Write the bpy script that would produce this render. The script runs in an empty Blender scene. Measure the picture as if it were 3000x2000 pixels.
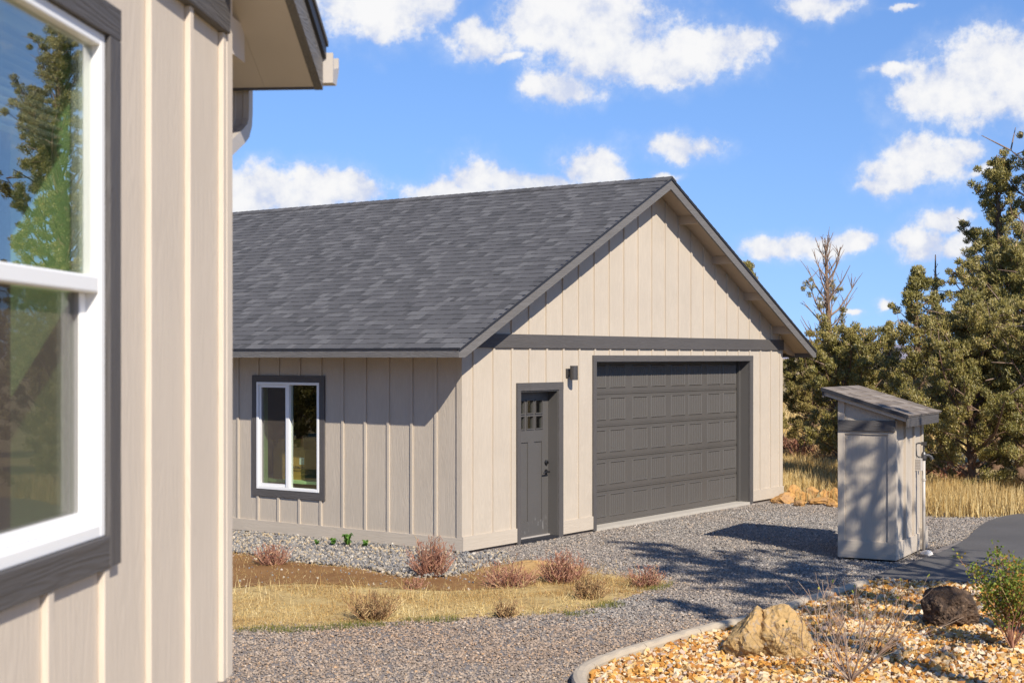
import bpy, math, random
import numpy as np
from mathutils import Matrix, Vector

R = math.radians
rng = np.random.default_rng(7)
random.seed(7)
sc = bpy.context.scene
col = sc.collection

# ------------------------------------------------------------------ camera
FPX, HOR, EYE = 4344.0, 1046.0, 2.517      # focal length and horizon in photo pixels (3000 wide), eye height in metres
cam_d = bpy.data.cameras.new('camera')
cam = bpy.data.objects.new('camera', cam_d)
col.objects.link(cam)
cam.location = (0, 0, EYE)
cam.rotation_euler = (R(90), 0, 0)
cam_d.sensor_width = 36.0
cam_d.lens = 36.0 * FPX / 3000.0
cam_d.shift_y = (HOR - 1000.0) / 3000.0
cam_d.clip_start = 0.05
cam_d.clip_end = 9000
cam_d.dof.use_dof = True
cam_d.dof.focus_distance = 19.5
cam_d.dof.aperture_fstop = 5.0
sc.camera = cam

# ------------------------------------------------------------------ light
SUN = Vector((0.327, -0.723, 0.608)).normalized()
sun_d = bpy.data.lights.new('sun', 'SUN')
sun_d.energy = 4.6
sun_d.angle = R(0.5)
sun_d.color = (1.0, 0.93, 0.82)
sun = bpy.data.objects.new('sun', sun_d)
col.objects.link(sun)
sun.rotation_euler = (-SUN).to_track_quat('-Z', 'Y').to_euler()
sun.location = (20, -30, 30)

vs = sc.view_settings
vs.view_transform = 'Standard'
vs.look = 'None'
vs.exposure = 0.55
vs.gamma = 1.0
vs.use_curve_mapping = False
sc.cycles.use_denoising = True
sc.cycles.max_bounces = 8
sc.cycles.transparent_max_bounces = 16

# sky: Nishita plus fair-weather cumulus given by direction (azimuth, elevation)
world = bpy.data.worlds.new('World')
sc.world = world
world.use_nodes = True
wt = world.node_tree
wt.nodes.clear()


def nd(t, typ, **kw):
    n = t.nodes.new(typ)
    for k, v in kw.items():
        if k.startswith('i_'):
            n.inputs[k[2:].replace('_', ' ')].default_value = v
        else:
            setattr(n, k, v)
    return n


def mth(t, op, a, b=None, c=None, clamp=False):
    n = t.nodes.new('ShaderNodeMath')
    n.operation = op
    n.use_clamp = clamp
    for i, v in enumerate((a, b, c)):
        if v is None:
            continue
        if isinstance(v, (int, float)):
            n.inputs[i].default_value = v
        else:
            t.links.new(v, n.inputs[i])
    return n.outputs[0]


def vmth(t, op, a, b=None, c=None):
    n = t.nodes.new('ShaderNodeVectorMath')
    n.operation = op
    for i, v in enumerate((a, b, c)):
        if v is None:
            continue
        if isinstance(v, (tuple, list)):
            n.inputs[i].default_value = v
        else:
            t.links.new(v, n.inputs[i])
    return n.outputs['Value'] if op in ('LENGTH', 'DOT_PRODUCT') else n.outputs[0]


def mapr(t, val, a, b, c=0.0, d=1.0, typ='SMOOTHSTEP'):
    n = t.nodes.new('ShaderNodeMapRange')
    n.interpolation_type = typ
    n.inputs['From Min'].default_value = a
    n.inputs['From Max'].default_value = b
    n.inputs['To Min'].default_value = c
    n.inputs['To Max'].default_value = d
    t.links.new(val, n.inputs['Value'])
    return n.outputs['Result']


def ramp(t, fac, stops, interp='LINEAR'):
    n = t.nodes.new('ShaderNodeValToRGB')
    n.color_ramp.interpolation = interp
    el = n.color_ramp.elements
    while len(el) < len(stops):
        el.new(0.5)
    for e, (p, c) in zip(el, stops):
        e.position = p
        e.color = (*c, 1) if len(c) == 3 else c
    t.links.new(fac, n.inputs['Fac'])
    return n.outputs['Color']


def mixc(t, fac, a, b, mode='MIX'):
    n = t.nodes.new('ShaderNodeMix')
    n.data_type = 'RGBA'
    n.blend_type = mode
    for idx, v in ((0, fac), (6, a), (7, b)):
        if isinstance(v, (int, float)):
            n.inputs[idx].default_value = v
        elif isinstance(v, (tuple, list)):
            n.inputs[idx].default_value = (*v, 1) if len(v) == 3 else v
        else:
            t.links.new(v, n.inputs[idx])
    return n.outputs[2]


def noise(t, vec, scale, detail=4.0, rough=0.55, dist=0.0, dim='3D'):
    n = t.nodes.new('ShaderNodeTexNoise')
    n.noise_dimensions = dim
    n.inputs['Scale'].default_value = scale
    n.inputs['Detail'].default_value = detail
    n.inputs['Roughness'].default_value = rough
    n.inputs['Distortion'].default_value = dist
    if vec is not None:
        t.links.new(vec, n.inputs['Vector'])
    return n.outputs['Fac']


sky = nd(wt, 'ShaderNodeTexSky', sky_type='NISHITA', sun_disc=False)
sky.sun_elevation = R(37.4)
sky.sun_rotation = R(155.7)
sky.altitude = 900
sky.air_density = 1.3
sky.dust_density = 0.0
sky.ozone_density = 5.0
hs = nd(wt, 'ShaderNodeHueSaturation')
hs.inputs['Saturation'].default_value = 1.13
hs.inputs['Value'].default_value = 1.0
wt.links.new(sky.outputs[0], hs.inputs['Color'])
bg_sky = nd(wt, 'ShaderNodeBackground')
bg_sky.inputs['Strength'].default_value = 0.110
wt.links.new(mixc(wt, 1.0, hs.outputs[0], (0.99, 0.89, 1.0), 'MULTIPLY'), bg_sky.inputs['Color'])

tcw = nd(wt, 'ShaderNodeTexCoord')
sep = nd(wt, 'ShaderNodeSeparateXYZ')
wt.links.new(tcw.outputs['Generated'], sep.inputs[0])
# clean high-desert air: the sky pales less towards the horizon than the model's sea-level one
lift = nd(wt, 'ShaderNodeCombineXYZ')
wt.links.new(sep.outputs['X'], lift.inputs[0])
wt.links.new(sep.outputs['Y'], lift.inputs[1])
wt.links.new(mth(wt, 'MULTIPLY_ADD', mth(wt, 'MAXIMUM', sep.outputs['Z'], 0.0), 0.74, 0.140), lift.inputs[2])
wt.links.new(vmth(wt, 'NORMALIZE', lift.outputs[0]), sky.inputs['Vector'])
az = mth(wt, 'ARCTAN2', sep.outputs['X'], sep.outputs['Y'])
el = mth(wt, 'ARCSINE', sep.outputs['Z'])
cmb = nd(wt, 'ShaderNodeCombineXYZ')
wt.links.new(az, cmb.inputs[0])
wt.links.new(el, cmb.inputs[1])
dirv = tcw.outputs['Generated']
# billows push the outline of every cloud about
def wob(scale, amp, det):
    n = nd(wt, 'ShaderNodeTexNoise')
    n.inputs['Scale'].default_value = scale
    n.inputs['Detail'].default_value = det
    n.inputs['Roughness'].default_value = 0.6
    wt.links.new(dirv, n.inputs['Vector'])
    return vmth(wt, 'MULTIPLY', vmth(wt, 'SUBTRACT', n.outputs['Color'], (0.5, 0.5, 0.5)), (amp, amp * 0.8, 0))
pos = vmth(wt, 'ADD', vmth(wt, 'ADD', cmb.outputs[0], wob(26, 0.030, 2)), wob(95, 0.010, 4))
# clouds: centre and radii in photo pixels at 2352 wide, turned into angles
CL = [(850, -10, 140, 75), (880, 45, 80, 40), (980, 0, 70, 36), (1100, 90, 75, 36), (1165, 122, 44, 10), (1240, 35, 90, 62),
      (1350, 45, 150, 80), (1400, 110, 110, 55), (1520, 145, 110, 44), (1610, 120, 110, 46), (1690, 100, 80, 34),
      (1255, 190, 40, 26), (1305, 195, 65, 34), (1520, 180, 60, 20),
      (590, 425, 95, 40), (560, 455, 80, 34), (760, 430, 95, 42), (820, 440, 55, 32), (680, 460, 90, 26),
      (1090, 412, 72, 44), (1180, 425, 55, 32), (1010, 445, 80, 24), (1250, 430, 70, 26), (1345, 382, 70, 38), (1400, 400, 45, 26),
      (1570, 338, 68, 26), (1532, 402, 26, 9), (1880, 8, 72, 26), (2070, 10, 30, 6),
      (2052, 157, 48, 13), (2190, 200, 110, 66), (2290, 150, 100, 70), (2250, 240, 90, 36), (2110, 215, 50, 36), (2360, 180, 80, 80),
      (2060, 400, 65, 38), (2130, 365, 75, 40), (2200, 335, 40, 22), (2020, 425, 34, 22), (2250, 385, 34, 13),
      (2120, 560, 52, 32), (2165, 510, 52, 22), (2190, 570, 40, 26), (1765, 575, 56, 26), (1860, 565, 70, 24), (1950, 555, 62, 20),
      (2042, 696, 22, 9), (1962, 716, 16, 7), (1880, 702, 14, 6), (2230, 690, 20, 12)]
acc = None
for cx, cy, rx, ry in CL:
    k = 3000 / 2352.0
    a0 = math.atan((cx * k - 1500) / FPX)
    e0 = math.atan((HOR - cy * k) / FPX * math.cos(a0))
    ra, re = 1.1 * rx * k / FPX * math.cos(a0), 1.12 * ry * k / FPX
    v = vmth(wt, 'MULTIPLY_ADD', pos, (1 / ra, 1 / re, 0), (-a0 / ra, -e0 / re, 0))
    ln = vmth(wt, 'LENGTH', v)
    acc = ln if acc is None else mth(wt, 'SMOOTH_MIN', acc, ln, 0.35)
field = mth(wt, 'SUBTRACT', 1.22, acc)
# the rest of the sky, outside the picture, carries the same kind of clouds
gen = noise(wt, dirv, 5.5, 7, 0.55)
low = mapr(wt, el, 0.0, 0.5, 0.0, 1.0)
outside = mapr(wt, mth(wt, 'ABSOLUTE', mth(wt, 'ADD', az, 0.02)), 0.36, 0.50)
outside = mth(wt, 'MAXIMUM', outside, mapr(wt, el, 0.27, 0.36))
gfield = mth(wt, 'SUBTRACT', mth(wt, 'MULTIPLY', mth(wt, 'SUBTRACT', gen, 0.66), 6.0), mth(wt, 'MULTIPLY', mth(wt, 'SUBTRACT', 1.0, outside), 4.0))
field = mth(wt, 'MAXIMUM', field, gfield)
det = noise(wt, dirv, 130, 8, 0.64)
det2 = noise(wt, dirv, 42, 5, 0.6)
fuzz = mth(wt, 'MULTIPLY_ADD', mth(wt, 'SUBTRACT', det, 0.5), 1.0, mth(wt, 'MULTIPLY', mth(wt, 'SUBTRACT', det2, 0.5), 1.25))
dens = mth(wt, 'ADD', field, fuzz)
alpha = mapr(wt, dens, -0.18, 0.60)
# thin veil round the clouds
veil = mth(wt, 'MULTIPLY', mapr(wt, mth(wt, 'ADD', field, mth(wt, 'MULTIPLY', mth(wt, 'SUBTRACT', det2, 0.5), 2.0)), -0.75, 0.6), 0.22)
alpha = mth(wt, 'MAXIMUM', alpha, veil)
alpha = mth(wt, 'MULTIPLY', alpha, mapr(wt, el, -0.01, 0.01))
shade = mapr(wt, mth(wt, 'ADD', mth(wt, 'MULTIPLY', det2, 1.5), mth(wt, 'MULTIPLY', dens, 0.22)), 0.55, 1.15)
ccol = ramp(wt, shade, [(0.0, (0.64, 0.71, 0.90)), (0.45, (0.84, 0.865, 0.94)), (1.0, (0.98, 0.98, 0.99))])
bg_cl = nd(wt, 'ShaderNodeBackground')
bg_cl.inputs['Strength'].default_value = 0.66
wt.links.new(ccol, bg_cl.inputs['Color'])
mx = nd(wt, 'ShaderNodeMixShader')
wt.links.new(alpha, mx.inputs[0])
wt.links.new(bg_sky.outputs[0], mx.inputs[1])
wt.links.new(bg_cl.outputs[0], mx.inputs[2])
wo = nd(wt, 'ShaderNodeOutputWorld')
wt.links.new(mx.outputs[0], wo.inputs['Surface'])

# ------------------------------------------------------------------ helpers


def tag(o, label=None, cat=None, group=None, kind=None):
    if label:
        o['label'] = label
    if cat:
        o['category'] = cat
    if group:
        o['group'] = group
    if kind:
        o['kind'] = kind
    return o


def link(name, me, parent=None, loc=None):
    o = bpy.data.objects.new(name, me)
    col.objects.link(o)
    if parent is not None:
        o.parent = parent
    if loc is not None:
        o.location = loc
    return o


def empty(name, loc, rotz=0.0):
    o = link(name, None)
    o.location = loc
    o.rotation_euler = (0, 0, rotz)
    o.empty_display_size = 0.2
    return o


def np_mesh(name, V, F, mat, smooth=False):
    V = np.ascontiguousarray(V, dtype=np.float32)
    F = np.ascontiguousarray(F, dtype=np.int32)
    me = bpy.data.meshes.new(name)
    n, k = F.shape
    me.vertices.add(len(V))
    me.vertices.foreach_set('co', V.ravel())
    me.loops.add(n * k)
    me.loops.foreach_set('vertex_index', F.ravel())
    me.polygons.add(n)
    me.polygons.foreach_set('loop_start', np.arange(0, n * k, k, dtype=np.int32))
    me.polygons.foreach_set('loop_total', np.full(n, k, dtype=np.int32))
    me.polygons.foreach_set('use_smooth', np.full(n, bool(smooth)))
    me.materials.append(mat)
    me.update(calc_edges=True)
    return me


class MB:
    """collects shapes and links them as one mesh object"""

    def __init__(self):
        self.v, self.f = [], []

    def add(self, vs_, fs_):
        b = len(self.v)
        self.v += [tuple(p) for p in vs_]
        self.f += [tuple(i + b for i in f) for f in fs_]
        return self

    def box(self, x0, x1, y0, y1, z0, z1):
        x0, x1 = min(x0, x1), max(x0, x1)
        y0, y1 = min(y0, y1), max(y0, y1)
        z0, z1 = min(z0, z1), max(z0, z1)
        return self.add([(x0, y0, z0), (x1, y0, z0), (x1, y1, z0), (x0, y1, z0), (x0, y0, z1), (x1, y0, z1), (x1, y1, z1), (x0, y1, z1)],
                        [(0, 3, 2, 1), (4, 5, 6, 7), (0, 1, 5, 4), (1, 2, 6, 5), (2, 3, 7, 6), (3, 0, 4, 7)])

    def prism(self, poly, axis, a, b):
        """2-D polygon pushed along an axis; poly in the two other axes, in order"""
        n = len(poly)
        area = sum(poly[i][0] * poly[(i + 1) % n][1] - poly[(i + 1) % n][0] * poly[i][1] for i in range(n))
        if area < 0:
            poly = poly[::-1]

        def mk(p, t):
            return {'x': (t, p[0], p[1]), 'y': (p[0], t, p[1]), 'z': (p[0], p[1], t)}[axis]
        a, b = min(a, b), max(a, b)
        vs_ = [mk(p, a) for p in poly] + [mk(p, b) for p in poly]
        lo, hi = tuple(range(n)), tuple(range(n, 2 * n))
        sides = [(i, (i + 1) % n, n + (i + 1) % n, n + i) for i in range(n)]
        if axis == 'y':
            fs_ = [lo, hi[::-1]] + [s[::-1] for s in sides]
        else:
            fs_ = [lo[::-1], hi] + sides
        return self.add(vs_, fs_)

    def tube(self, pts, rad, n=6, cap=True):
        pts = [Vector(p) for p in pts]
        if isinstance(rad, (int, float)):
            rad = [rad] * len(pts)
        ref = Vector((0.31, 0.77, 0.55))
        rings = []
        for i, p in enumerate(pts):
            d = (pts[min(i + 1, len(pts) - 1)] - pts[max(i - 1, 0)])
            d = d.normalized() if d.length > 1e-9 else Vector((0, 0, 1))
            s = d.cross(ref)
            if s.length < 1e-4:
                s = d.cross(Vector((1, 0, 0)))
            s.normalize()
            t = d.cross(s)
            rings.append([p + (s * math.cos(2 * math.pi * j / n) + t * math.sin(2 * math.pi * j / n)) * rad[i] for j in range(n)])
        vs_ = [q for r in rings for q in r]
        fs_ = []
        for i in range(len(pts) - 1):
            for j in range(n):
                a, b = i * n + j, i * n + (j + 1) % n
                fs_.append((a, b, b + n, a + n))
        if cap:
            fs_.append(tuple(range(n))[::-1])
            fs_.append(tuple(range((len(pts) - 1) * n, len(pts) * n)))
        return self.add(vs_, fs_)

    def mesh(self, name, mat, smooth=False):
        me = bpy.data.meshes.new(name)
        me.from_pydata(self.v, [], self.f)
        me.materials.append(mat)
        if smooth:
            me.polygons.foreach_set('use_smooth', [True] * len(me.polygons))
        me.update()
        return me

    def build(self, name, mat, parent=None, loc=None, bevel=0.0, smooth=False):
        o = link(name, self.mesh(name, mat, smooth), parent, loc)
        if bevel:
            m = o.modifiers.new('edge', 'BEVEL')
            m.width = bevel
            m.segments = 2
            m.limit_method = 'ANGLE'
        return o


def box(name, mat, parent, x0, x1, y0, y1, z0, z1, bevel=0.0):
    return MB().box(x0, x1, y0, y1, z0, z1).build(name, mat, parent, bevel=bevel)


def gp(px, py, z=0.0):
    """the point of the level z that the photograph shows at a pixel (3000 wide)"""
    y = (EYE - z) * FPX / (py - HOR)
    return ((px - 1500) / FPX * y, y)


def inpoly(P, poly):
    x, y = P[:, 0], P[:, 1]
    c = np.zeros(len(P), bool)
    n = len(poly)
    for i in range(n):
        x0, y0 = poly[i]
        x1, y1 = poly[(i + 1) % n]
        m = ((y0 > y) != (y1 > y))
        with np.errstate(divide='ignore', invalid='ignore'):
            xi = (x1 - x0) * (y - y0) / ((y1 - y0) if y1 != y0 else 1e-9) + x0
        c ^= m & (x < xi)
    return c


def scatter(poly, n, holes=()):
    """n random points inside a polygon of the ground, none inside the holes"""
    P = np.array(poly)
    lo, hi = P.min(0), P.max(0)
    out = np.zeros((0, 2))
    area = (hi - lo).prod()
    pa = 0.5 * abs(np.dot(P[:, 0], np.roll(P[:, 1], 1)) - np.dot(P[:, 1], np.roll(P[:, 0], 1)))
    Q = rng.uniform(lo, hi, (int(n * area / max(pa, 1e-6)), 2))
    m = inpoly(Q, poly)
    for h in holes:
        m &= ~inpoly(Q, h)
    return Q[m]


def rot_mats(n, tilt=None):
    a, b, c = rng.uniform(0, 2 * np.pi, (3, n))
    if tilt is not None:
        b = rng.normal(0, tilt, n)
        c = rng.normal(0, tilt, n)
    ca, sa, cb, sb, cc, scn = np.cos(a), np.sin(a), np.cos(b), np.sin(b), np.cos(c), np.sin(c)
    z, o = np.zeros(n), np.ones(n)
    Rz = np.stack([np.stack([ca, -sa, z], 1), np.stack([sa, ca, z], 1), np.stack([z, z, o], 1)], 1)
    Ry = np.stack([np.stack([cb, z, sb], 1), np.stack([z, o, z], 1), np.stack([-sb, z, cb], 1)], 1)
    Rx = np.stack([np.stack([o, z, z], 1), np.stack([z, cc, -scn], 1), np.stack([z, scn, cc], 1)], 1)
    return Rz @ Ry @ Rx


CUBE_V = np.array([(-1, -1, -1), (1, -1, -1), (1, 1, -1), (-1, 1, -1), (-1, -1, 1), (1, -1, 1), (1, 1, 1), (-1, 1, 1)], float)
CUBE_F = np.array([(0, 3, 2, 1), (4, 5, 6, 7), (0, 1, 5, 4), (1, 2, 6, 5), (2, 3, 7, 6), (3, 0, 4, 7)])
_g = (1 + 5 ** 0.5) / 2
ICO_V = np.array([(-1, _g, 0), (1, _g, 0), (-1, -_g, 0), (1, -_g, 0), (0, -1, _g), (0, 1, _g), (0, -1, -_g), (0, 1, -_g),
                  (_g, 0, -1), (_g, 0, 1), (-_g, 0, -1), (-_g, 0, 1)]) / math.sqrt(1 + _g * _g)
ICO_F = np.array([(0, 11, 5), (0, 5, 1), (0, 1, 7), (0, 7, 10), (0, 10, 11), (1, 5, 9), (5, 11, 4), (11, 10, 2), (10, 7, 6), (7, 1, 8),
                  (3, 9, 4), (3, 4, 2), (3, 2, 6), (3, 6, 8), (3, 8, 9), (4, 9, 5), (2, 4, 11), (6, 2, 10), (8, 6, 7), (9, 8, 1)])


OCT_V = np.array([(1, 0, 0), (0, 1, 0), (-1, 0, 0), (0, -1, 0), (.1, .1, 1), (0, 0, -1)], float)
OCT_F = np.array([(0, 1, 4), (1, 2, 4), (2, 3, 4), (3, 0, 4), (1, 0, 5), (2, 1, 5), (3, 2, 5), (0, 3, 5)])
TET_V = np.array([(1.1, 0, -.5), (-.3, 1.15, -.5), (-1.1, -.1, -.5), (-.1, -1.1, -.5), (.35, .25, .75), (-.3, -.2, .8)], float)
TET_F = np.array([(0, 1, 4), (1, 2, 5), (1, 5, 4), (2, 3, 5), (3, 0, 4), (3, 4, 5)])


def stones(name, P, z, rmin, rmax, mat, base='cube', jit=0.35, flat=(0.55, 0.9), tilt=None):
    """a spread of stones as one mesh"""
    n = len(P)
    BV, BF = (CUBE_V * 0.72, CUBE_F) if base == 'cube' else (OCT_V, OCT_F) if base == 'oct' else (TET_V, TET_F) if base == 'tet' else (ICO_V, ICO_F)
    k = len(BV)
    V = BV[None] * (1 + rng.uniform(-jit, jit, (n, k, 1))) + rng.uniform(-jit * .4, jit * .4, (n, k, 3))
    V *= np.stack([np.ones(n), rng.uniform(.6, 1, n), rng.uniform(*flat, n)], 1)[:, None]
    V = np.einsum('nij,nkj->nki', rot_mats(n, tilt), V)
    s = rmin + (rmax - rmin) * rng.random(n) ** 1.8
    V *= s[:, None, None]
    V[..., 0] += P[:, None, 0]
    V[..., 1] += P[:, None, 1]
    zz = z if np.ndim(z) else np.full(n, z)
    V[..., 2] += (zz + s * 0.25)[:, None]
    F = BF[None] + (np.arange(n) * k)[:, None, None]
    me = np_mesh(name, V.reshape(-1, 3), F.reshape(-1, BF.shape[1]), mat)
    return tag(link(name, me), kind='stuff')


# ------------------------------------------------------------------ materials


def new_mat(name):
    m = bpy.data.materials.new(name)
    m.use_nodes = True
    t = m.node_tree
    t.nodes.clear()
    out = t.nodes.new('ShaderNodeOutputMaterial')
    b = t.nodes.new('ShaderNodeBsdfPrincipled')
    t.links.new(b.outputs[0], out.inputs['Surface'])
    return m, t, b, out


def setin(t, sock, v):
    if isinstance(v, (int, float)):
        sock.default_value = v
    elif isinstance(v, (tuple, list)):
        sock.default_value = (*v, 1) if len(v) == 3 else v
    else:
        t.links.new(v, sock)


def bump(t, b, h, strength, dist=0.01):
    n = t.nodes.new('ShaderNodeBump')
    n.inputs['Strength'].default_value = strength
    n.inputs['Distance'].default_value = dist
    t.links.new(h, n.inputs['Height'])
    t.links.new(n.outputs[0], b.inputs['Normal'])


def objco(t, scale=(1, 1, 1)):
    c = t.nodes.new('ShaderNodeTexCoord')
    return vmth(t, 'MULTIPLY', c.outputs['Object'], scale)


def mat_wood(name, colr, axis='z', rough=0.75, var=0.07, bstr=0.35, spec=0.3, shift=True):
    """painted fibre-cement board with a pressed wood grain along one axis"""
    m, t, b, _ = new_mat(name)
    st = {'z': (1, 1, .07), 'x': (.07, 1, 1), 'y': (1, .07, 1)}[axis]
    co = objco(t, st)
    oi = t.nodes.new('ShaderNodeObjectInfo')
    if shift:
        off = t.nodes.new('ShaderNodeCombineXYZ')
        for i in range(3):
            t.links.new(mth(t, 'MULTIPLY', oi.outputs['Random'], 37.0), off.inputs[i])
        co = vmth(t, 'ADD', co, off.outputs[0])
    n1 = noise(t, co, 60, 4, 0.6, 0.6)
    n2 = noise(t, co, 11, 3, 0.5, 1.2)
    w = mth(t, 'SINE', mth(t, 'MULTIPLY', n2, 70.0))
    h = mth(t, 'ADD', mth(t, 'MULTIPLY', w, 0.35), n1)
    co2 = objco(t, (1, 1, 1))
    n3 = noise(t, co2, 1.3, 4, 0.6)
    f = mth(t, 'ADD', mth(t, 'MULTIPLY', mth(t, 'SUBTRACT', n3, 0.5), var * 4), mth(t, 'MULTIPLY', mth(t, 'SUBTRACT', n1, 0.5), var * 2))
    f = mth(t, 'ADD', f, mth(t, 'MULTIPLY', mth(t, 'SUBTRACT', oi.outputs['Random'], 0.5), var * 1.0))
    f = mth(t, 'ADD', f, mth(t, 'MULTIPLY', w, var * 0.55))
    v = mth(t, 'ADD', f, 1.0)
    c = mixc(t, 1.0, colr, v, 'MULTIPLY')
    setin(t, b.inputs['Base Color'], c)
    b.inputs['Roughness'].default_value = rough
    b.inputs['Specular IOR Level'].default_value = spec
    bump(t, b, h, bstr, 0.004)
    return m


def mat_plain(name, colr, rough=0.6, var=0.06, scale=3.0, metal=0.0, spec=0.5, bstr=0.0, bscale=60):
    m, t, b, _ = new_mat(name)
    co = objco(t)
    n = noise(t, co, scale, 5, 0.6)
    v = mth(t, 'MULTIPLY_ADD', mth(t, 'SUBTRACT', n, 0.5), var * 3, 1.0)
    setin(t, b.inputs['Base Color'], mixc(t, 1.0, colr, v, 'MULTIPLY'))
    b.inputs['Roughness'].default_value = rough
    b.inputs['Metallic'].default_value = metal
    b.inputs['Specular IOR Level'].default_value = spec
    if bstr:
        bump(t, b, noise(t, co, bscale, 4, 0.6), bstr, 0.006)
    return m


def mat_island(name, stops, rough=0.85, spec=0.2, trans=0.0, tint=None, tscale=2.0, objr=False):
    """each loose piece of the mesh takes a colour of its own from a ramp"""
    m, t, b, out = new_mat(name)
    g = t.nodes.new('ShaderNodeNewGeometry')
    fac = g.outputs['Random Per Island']
    if objr:
        oi = t.nodes.new('ShaderNodeObjectInfo')
        fac = mth(t, 'FRACT', mth(t, 'ADD', fac, oi.outputs['Random']))
    c = ramp(t, fac, stops)
    co = t.nodes.new('ShaderNodeTexCoord')
    n = noise(t, co.outputs['Object'], tscale, 4, 0.6)
    if tint:
        c = mixc(t, mapr(t, n, 0.38, 0.66), c, mixc(t, 1.0, c, tint, 'MULTIPLY'))
    n2 = noise(t, co.outputs['Object'], 70, 3, 0.6)
    c = mixc(t, 1.0, c, mth(t, 'MULTIPLY_ADD', mth(t, 'SUBTRACT', n2, 0.5), 0.6, 1.0), 'MULTIPLY')
    setin(t, b.inputs['Base Color'], c)
    b.inputs['Roughness'].default_value = rough
    b.inputs['Specular IOR Level'].default_value = spec
    if trans:
        tr = t.nodes.new('ShaderNodeBsdfTranslucent')
        setin(t, tr.inputs['Color'], c)
        ms = t.nodes.new('ShaderNodeMixShader')
        ms.inputs[0].default_value = trans
        t.links.new(b.outputs[0], ms.inputs[1])
        t.links.new(tr.outputs[0], ms.inputs[2])
        t.links.new(ms.outputs[0], out.inputs['Surface'])
    return m


def mat_glass(name, f0=0.09, pw=4.0, tint=(0.90, 0.94, 0.89)):
    """window pane: clear to light going through, mirror-like by angle"""
    m = bpy.data.materials.new(name)
    m.use_nodes = True
    t = m.node_tree
    t.nodes.clear()
    out = t.nodes.new('ShaderNodeOutputMaterial')
    tr = t.nodes.new('ShaderNodeBsdfTransparent')
    tr.inputs['Color'].default_value = (*tint, 1)
    gl = t.nodes.new('ShaderNodeBsdfGlossy')
    gl.inputs['Roughness'].default_value = 0.004
    g = t.nodes.new('ShaderNodeNewGeometry')
    c = mth(t, 'ABSOLUTE', vmth(t, 'DOT_PRODUCT', g.outputs['Normal'], g.outputs['Incoming']))
    fr = mth(t, 'MULTIPLY_ADD', mth(t, 'POWER', mth(t, 'SUBTRACT', 1.0, c), pw), 1.0 - f0, f0)
    ms = t.nodes.new('ShaderNodeMixShader')
    t.links.new(fr, ms.inputs[0])
    t.links.new(tr.outputs[0], ms.inputs[1])
    t.links.new(gl.outputs[0], ms.inputs[2])
    t.links.new(ms.outputs[0], out.inputs['Surface'])
    return m


def mat_screen(name):
    m = bpy.data.materials.new(name)
    m.use_nodes = True
    t = m.node_tree
    t.nodes.clear()
    out = t.nodes.new('ShaderNodeOutputMaterial')
    tr = t.nodes.new('ShaderNodeBsdfTransparent')
    df = t.nodes.new('ShaderNodeBsdfDiffuse')
    df.inputs['Color'].default_value = (0.13, 0.108, 0.092, 1)
    ms = t.nodes.new('ShaderNodeMixShader')
    ms.inputs[0].default_value = 0.5
    t.links.new(tr.outputs[0], ms.inputs[1])
    t.links.new(df.outputs[0], ms.inputs[2])
    t.links.new(ms.outputs[0], out.inputs['Surface'])
    return m


TAN = (0.478, 0.408, 0.325)
GRY = (0.088, 0.080, 0.076)
GRY2 = (0.15, 0.139, 0.130)
TANH = (0.56, 0.478, 0.388)  # same tan for the near house, its flare and extra brightness put into the colour
M = {}
M['siding'] = mat_wood('tan_siding', TAN, 'z', bstr=0.4, var=0.055, shift=False)
M['tan_z'] = mat_wood('tan_board_upright', TAN, 'z', bstr=0.2, var=0.045)
M['tan_x'] = mat_wood('tan_board_along_front', TAN, 'x', bstr=0.3, var=0.05)
M['tan_y'] = mat_wood('tan_board_along_side', TAN, 'y', bstr=0.3, var=0.05)
M['grey_x'] = mat_wood('grey_board_along_front', GRY, 'x', bstr=0.6, rough=0.6)
M['grey_y'] = mat_wood('grey_board_along_side', GRY, 'y', bstr=0.6, rough=0.6)
M['grey_z'] = mat_wood('grey_board_upright', GRY, 'z', bstr=0.6, rough=0.6)
M['fascia_x'] = mat_wood('grey_rake_board', GRY2, 'x', bstr=0.6, rough=0.55)
M['fascia_y'] = mat_wood('grey_fascia_board', GRY2, 'y', bstr=0.8, rough=0.55)
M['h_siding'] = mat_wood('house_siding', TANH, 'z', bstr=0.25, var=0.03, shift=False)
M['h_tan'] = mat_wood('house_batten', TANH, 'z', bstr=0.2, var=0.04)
M['h_soffit'] = mat_plain('house_soffit', (0.55, 0.485, 0.42), 0.8, 0.05)
M['soffit'] = mat_plain('tan_soffit', (0.46, 0.365, 0.27), 0.8, 0.05)
M['door_paint'] = mat_plain('grey_door_paint', (0.092, 0.085, 0.079), 0.45, 0.05, 1.2)
def mat_scuffed(name, colr):
    m, t, b, _ = new_mat(name)
    co = t.nodes.new('ShaderNodeTexCoord')
    se = t.nodes.new('ShaderNodeSeparateXYZ')
    t.links.new(co.outputs['Object'], se.inputs[0])
    n = noise(t, objco(t), 1.3, 5, 0.6)
    base = mixc(t, 1.0, colr, mth(t, 'MULTIPLY_ADD', mth(t, 'SUBTRACT', n, 0.5), 0.2, 1.0), 'MULTIPLY')
    sc_ = noise(t, objco(t, (26, 26, 5)), 1.0, 5, 0.7)
    band = mth(t, 'MULTIPLY', mapr(t, se.outputs['Z'], 0.06, 0.12), mapr(t, se.outputs['Z'], 0.34, 0.20))
    c = mixc(t, mth(t, 'MULTIPLY', mth(t, 'MULTIPLY', mapr(t, sc_, 0.57, 0.68), band), 0.55), base, (0.42, 0.40, 0.38))
    setin(t, b.inputs['Base Color'], c)
    b.inputs['Roughness'].default_value = 0.45
    return m


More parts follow.
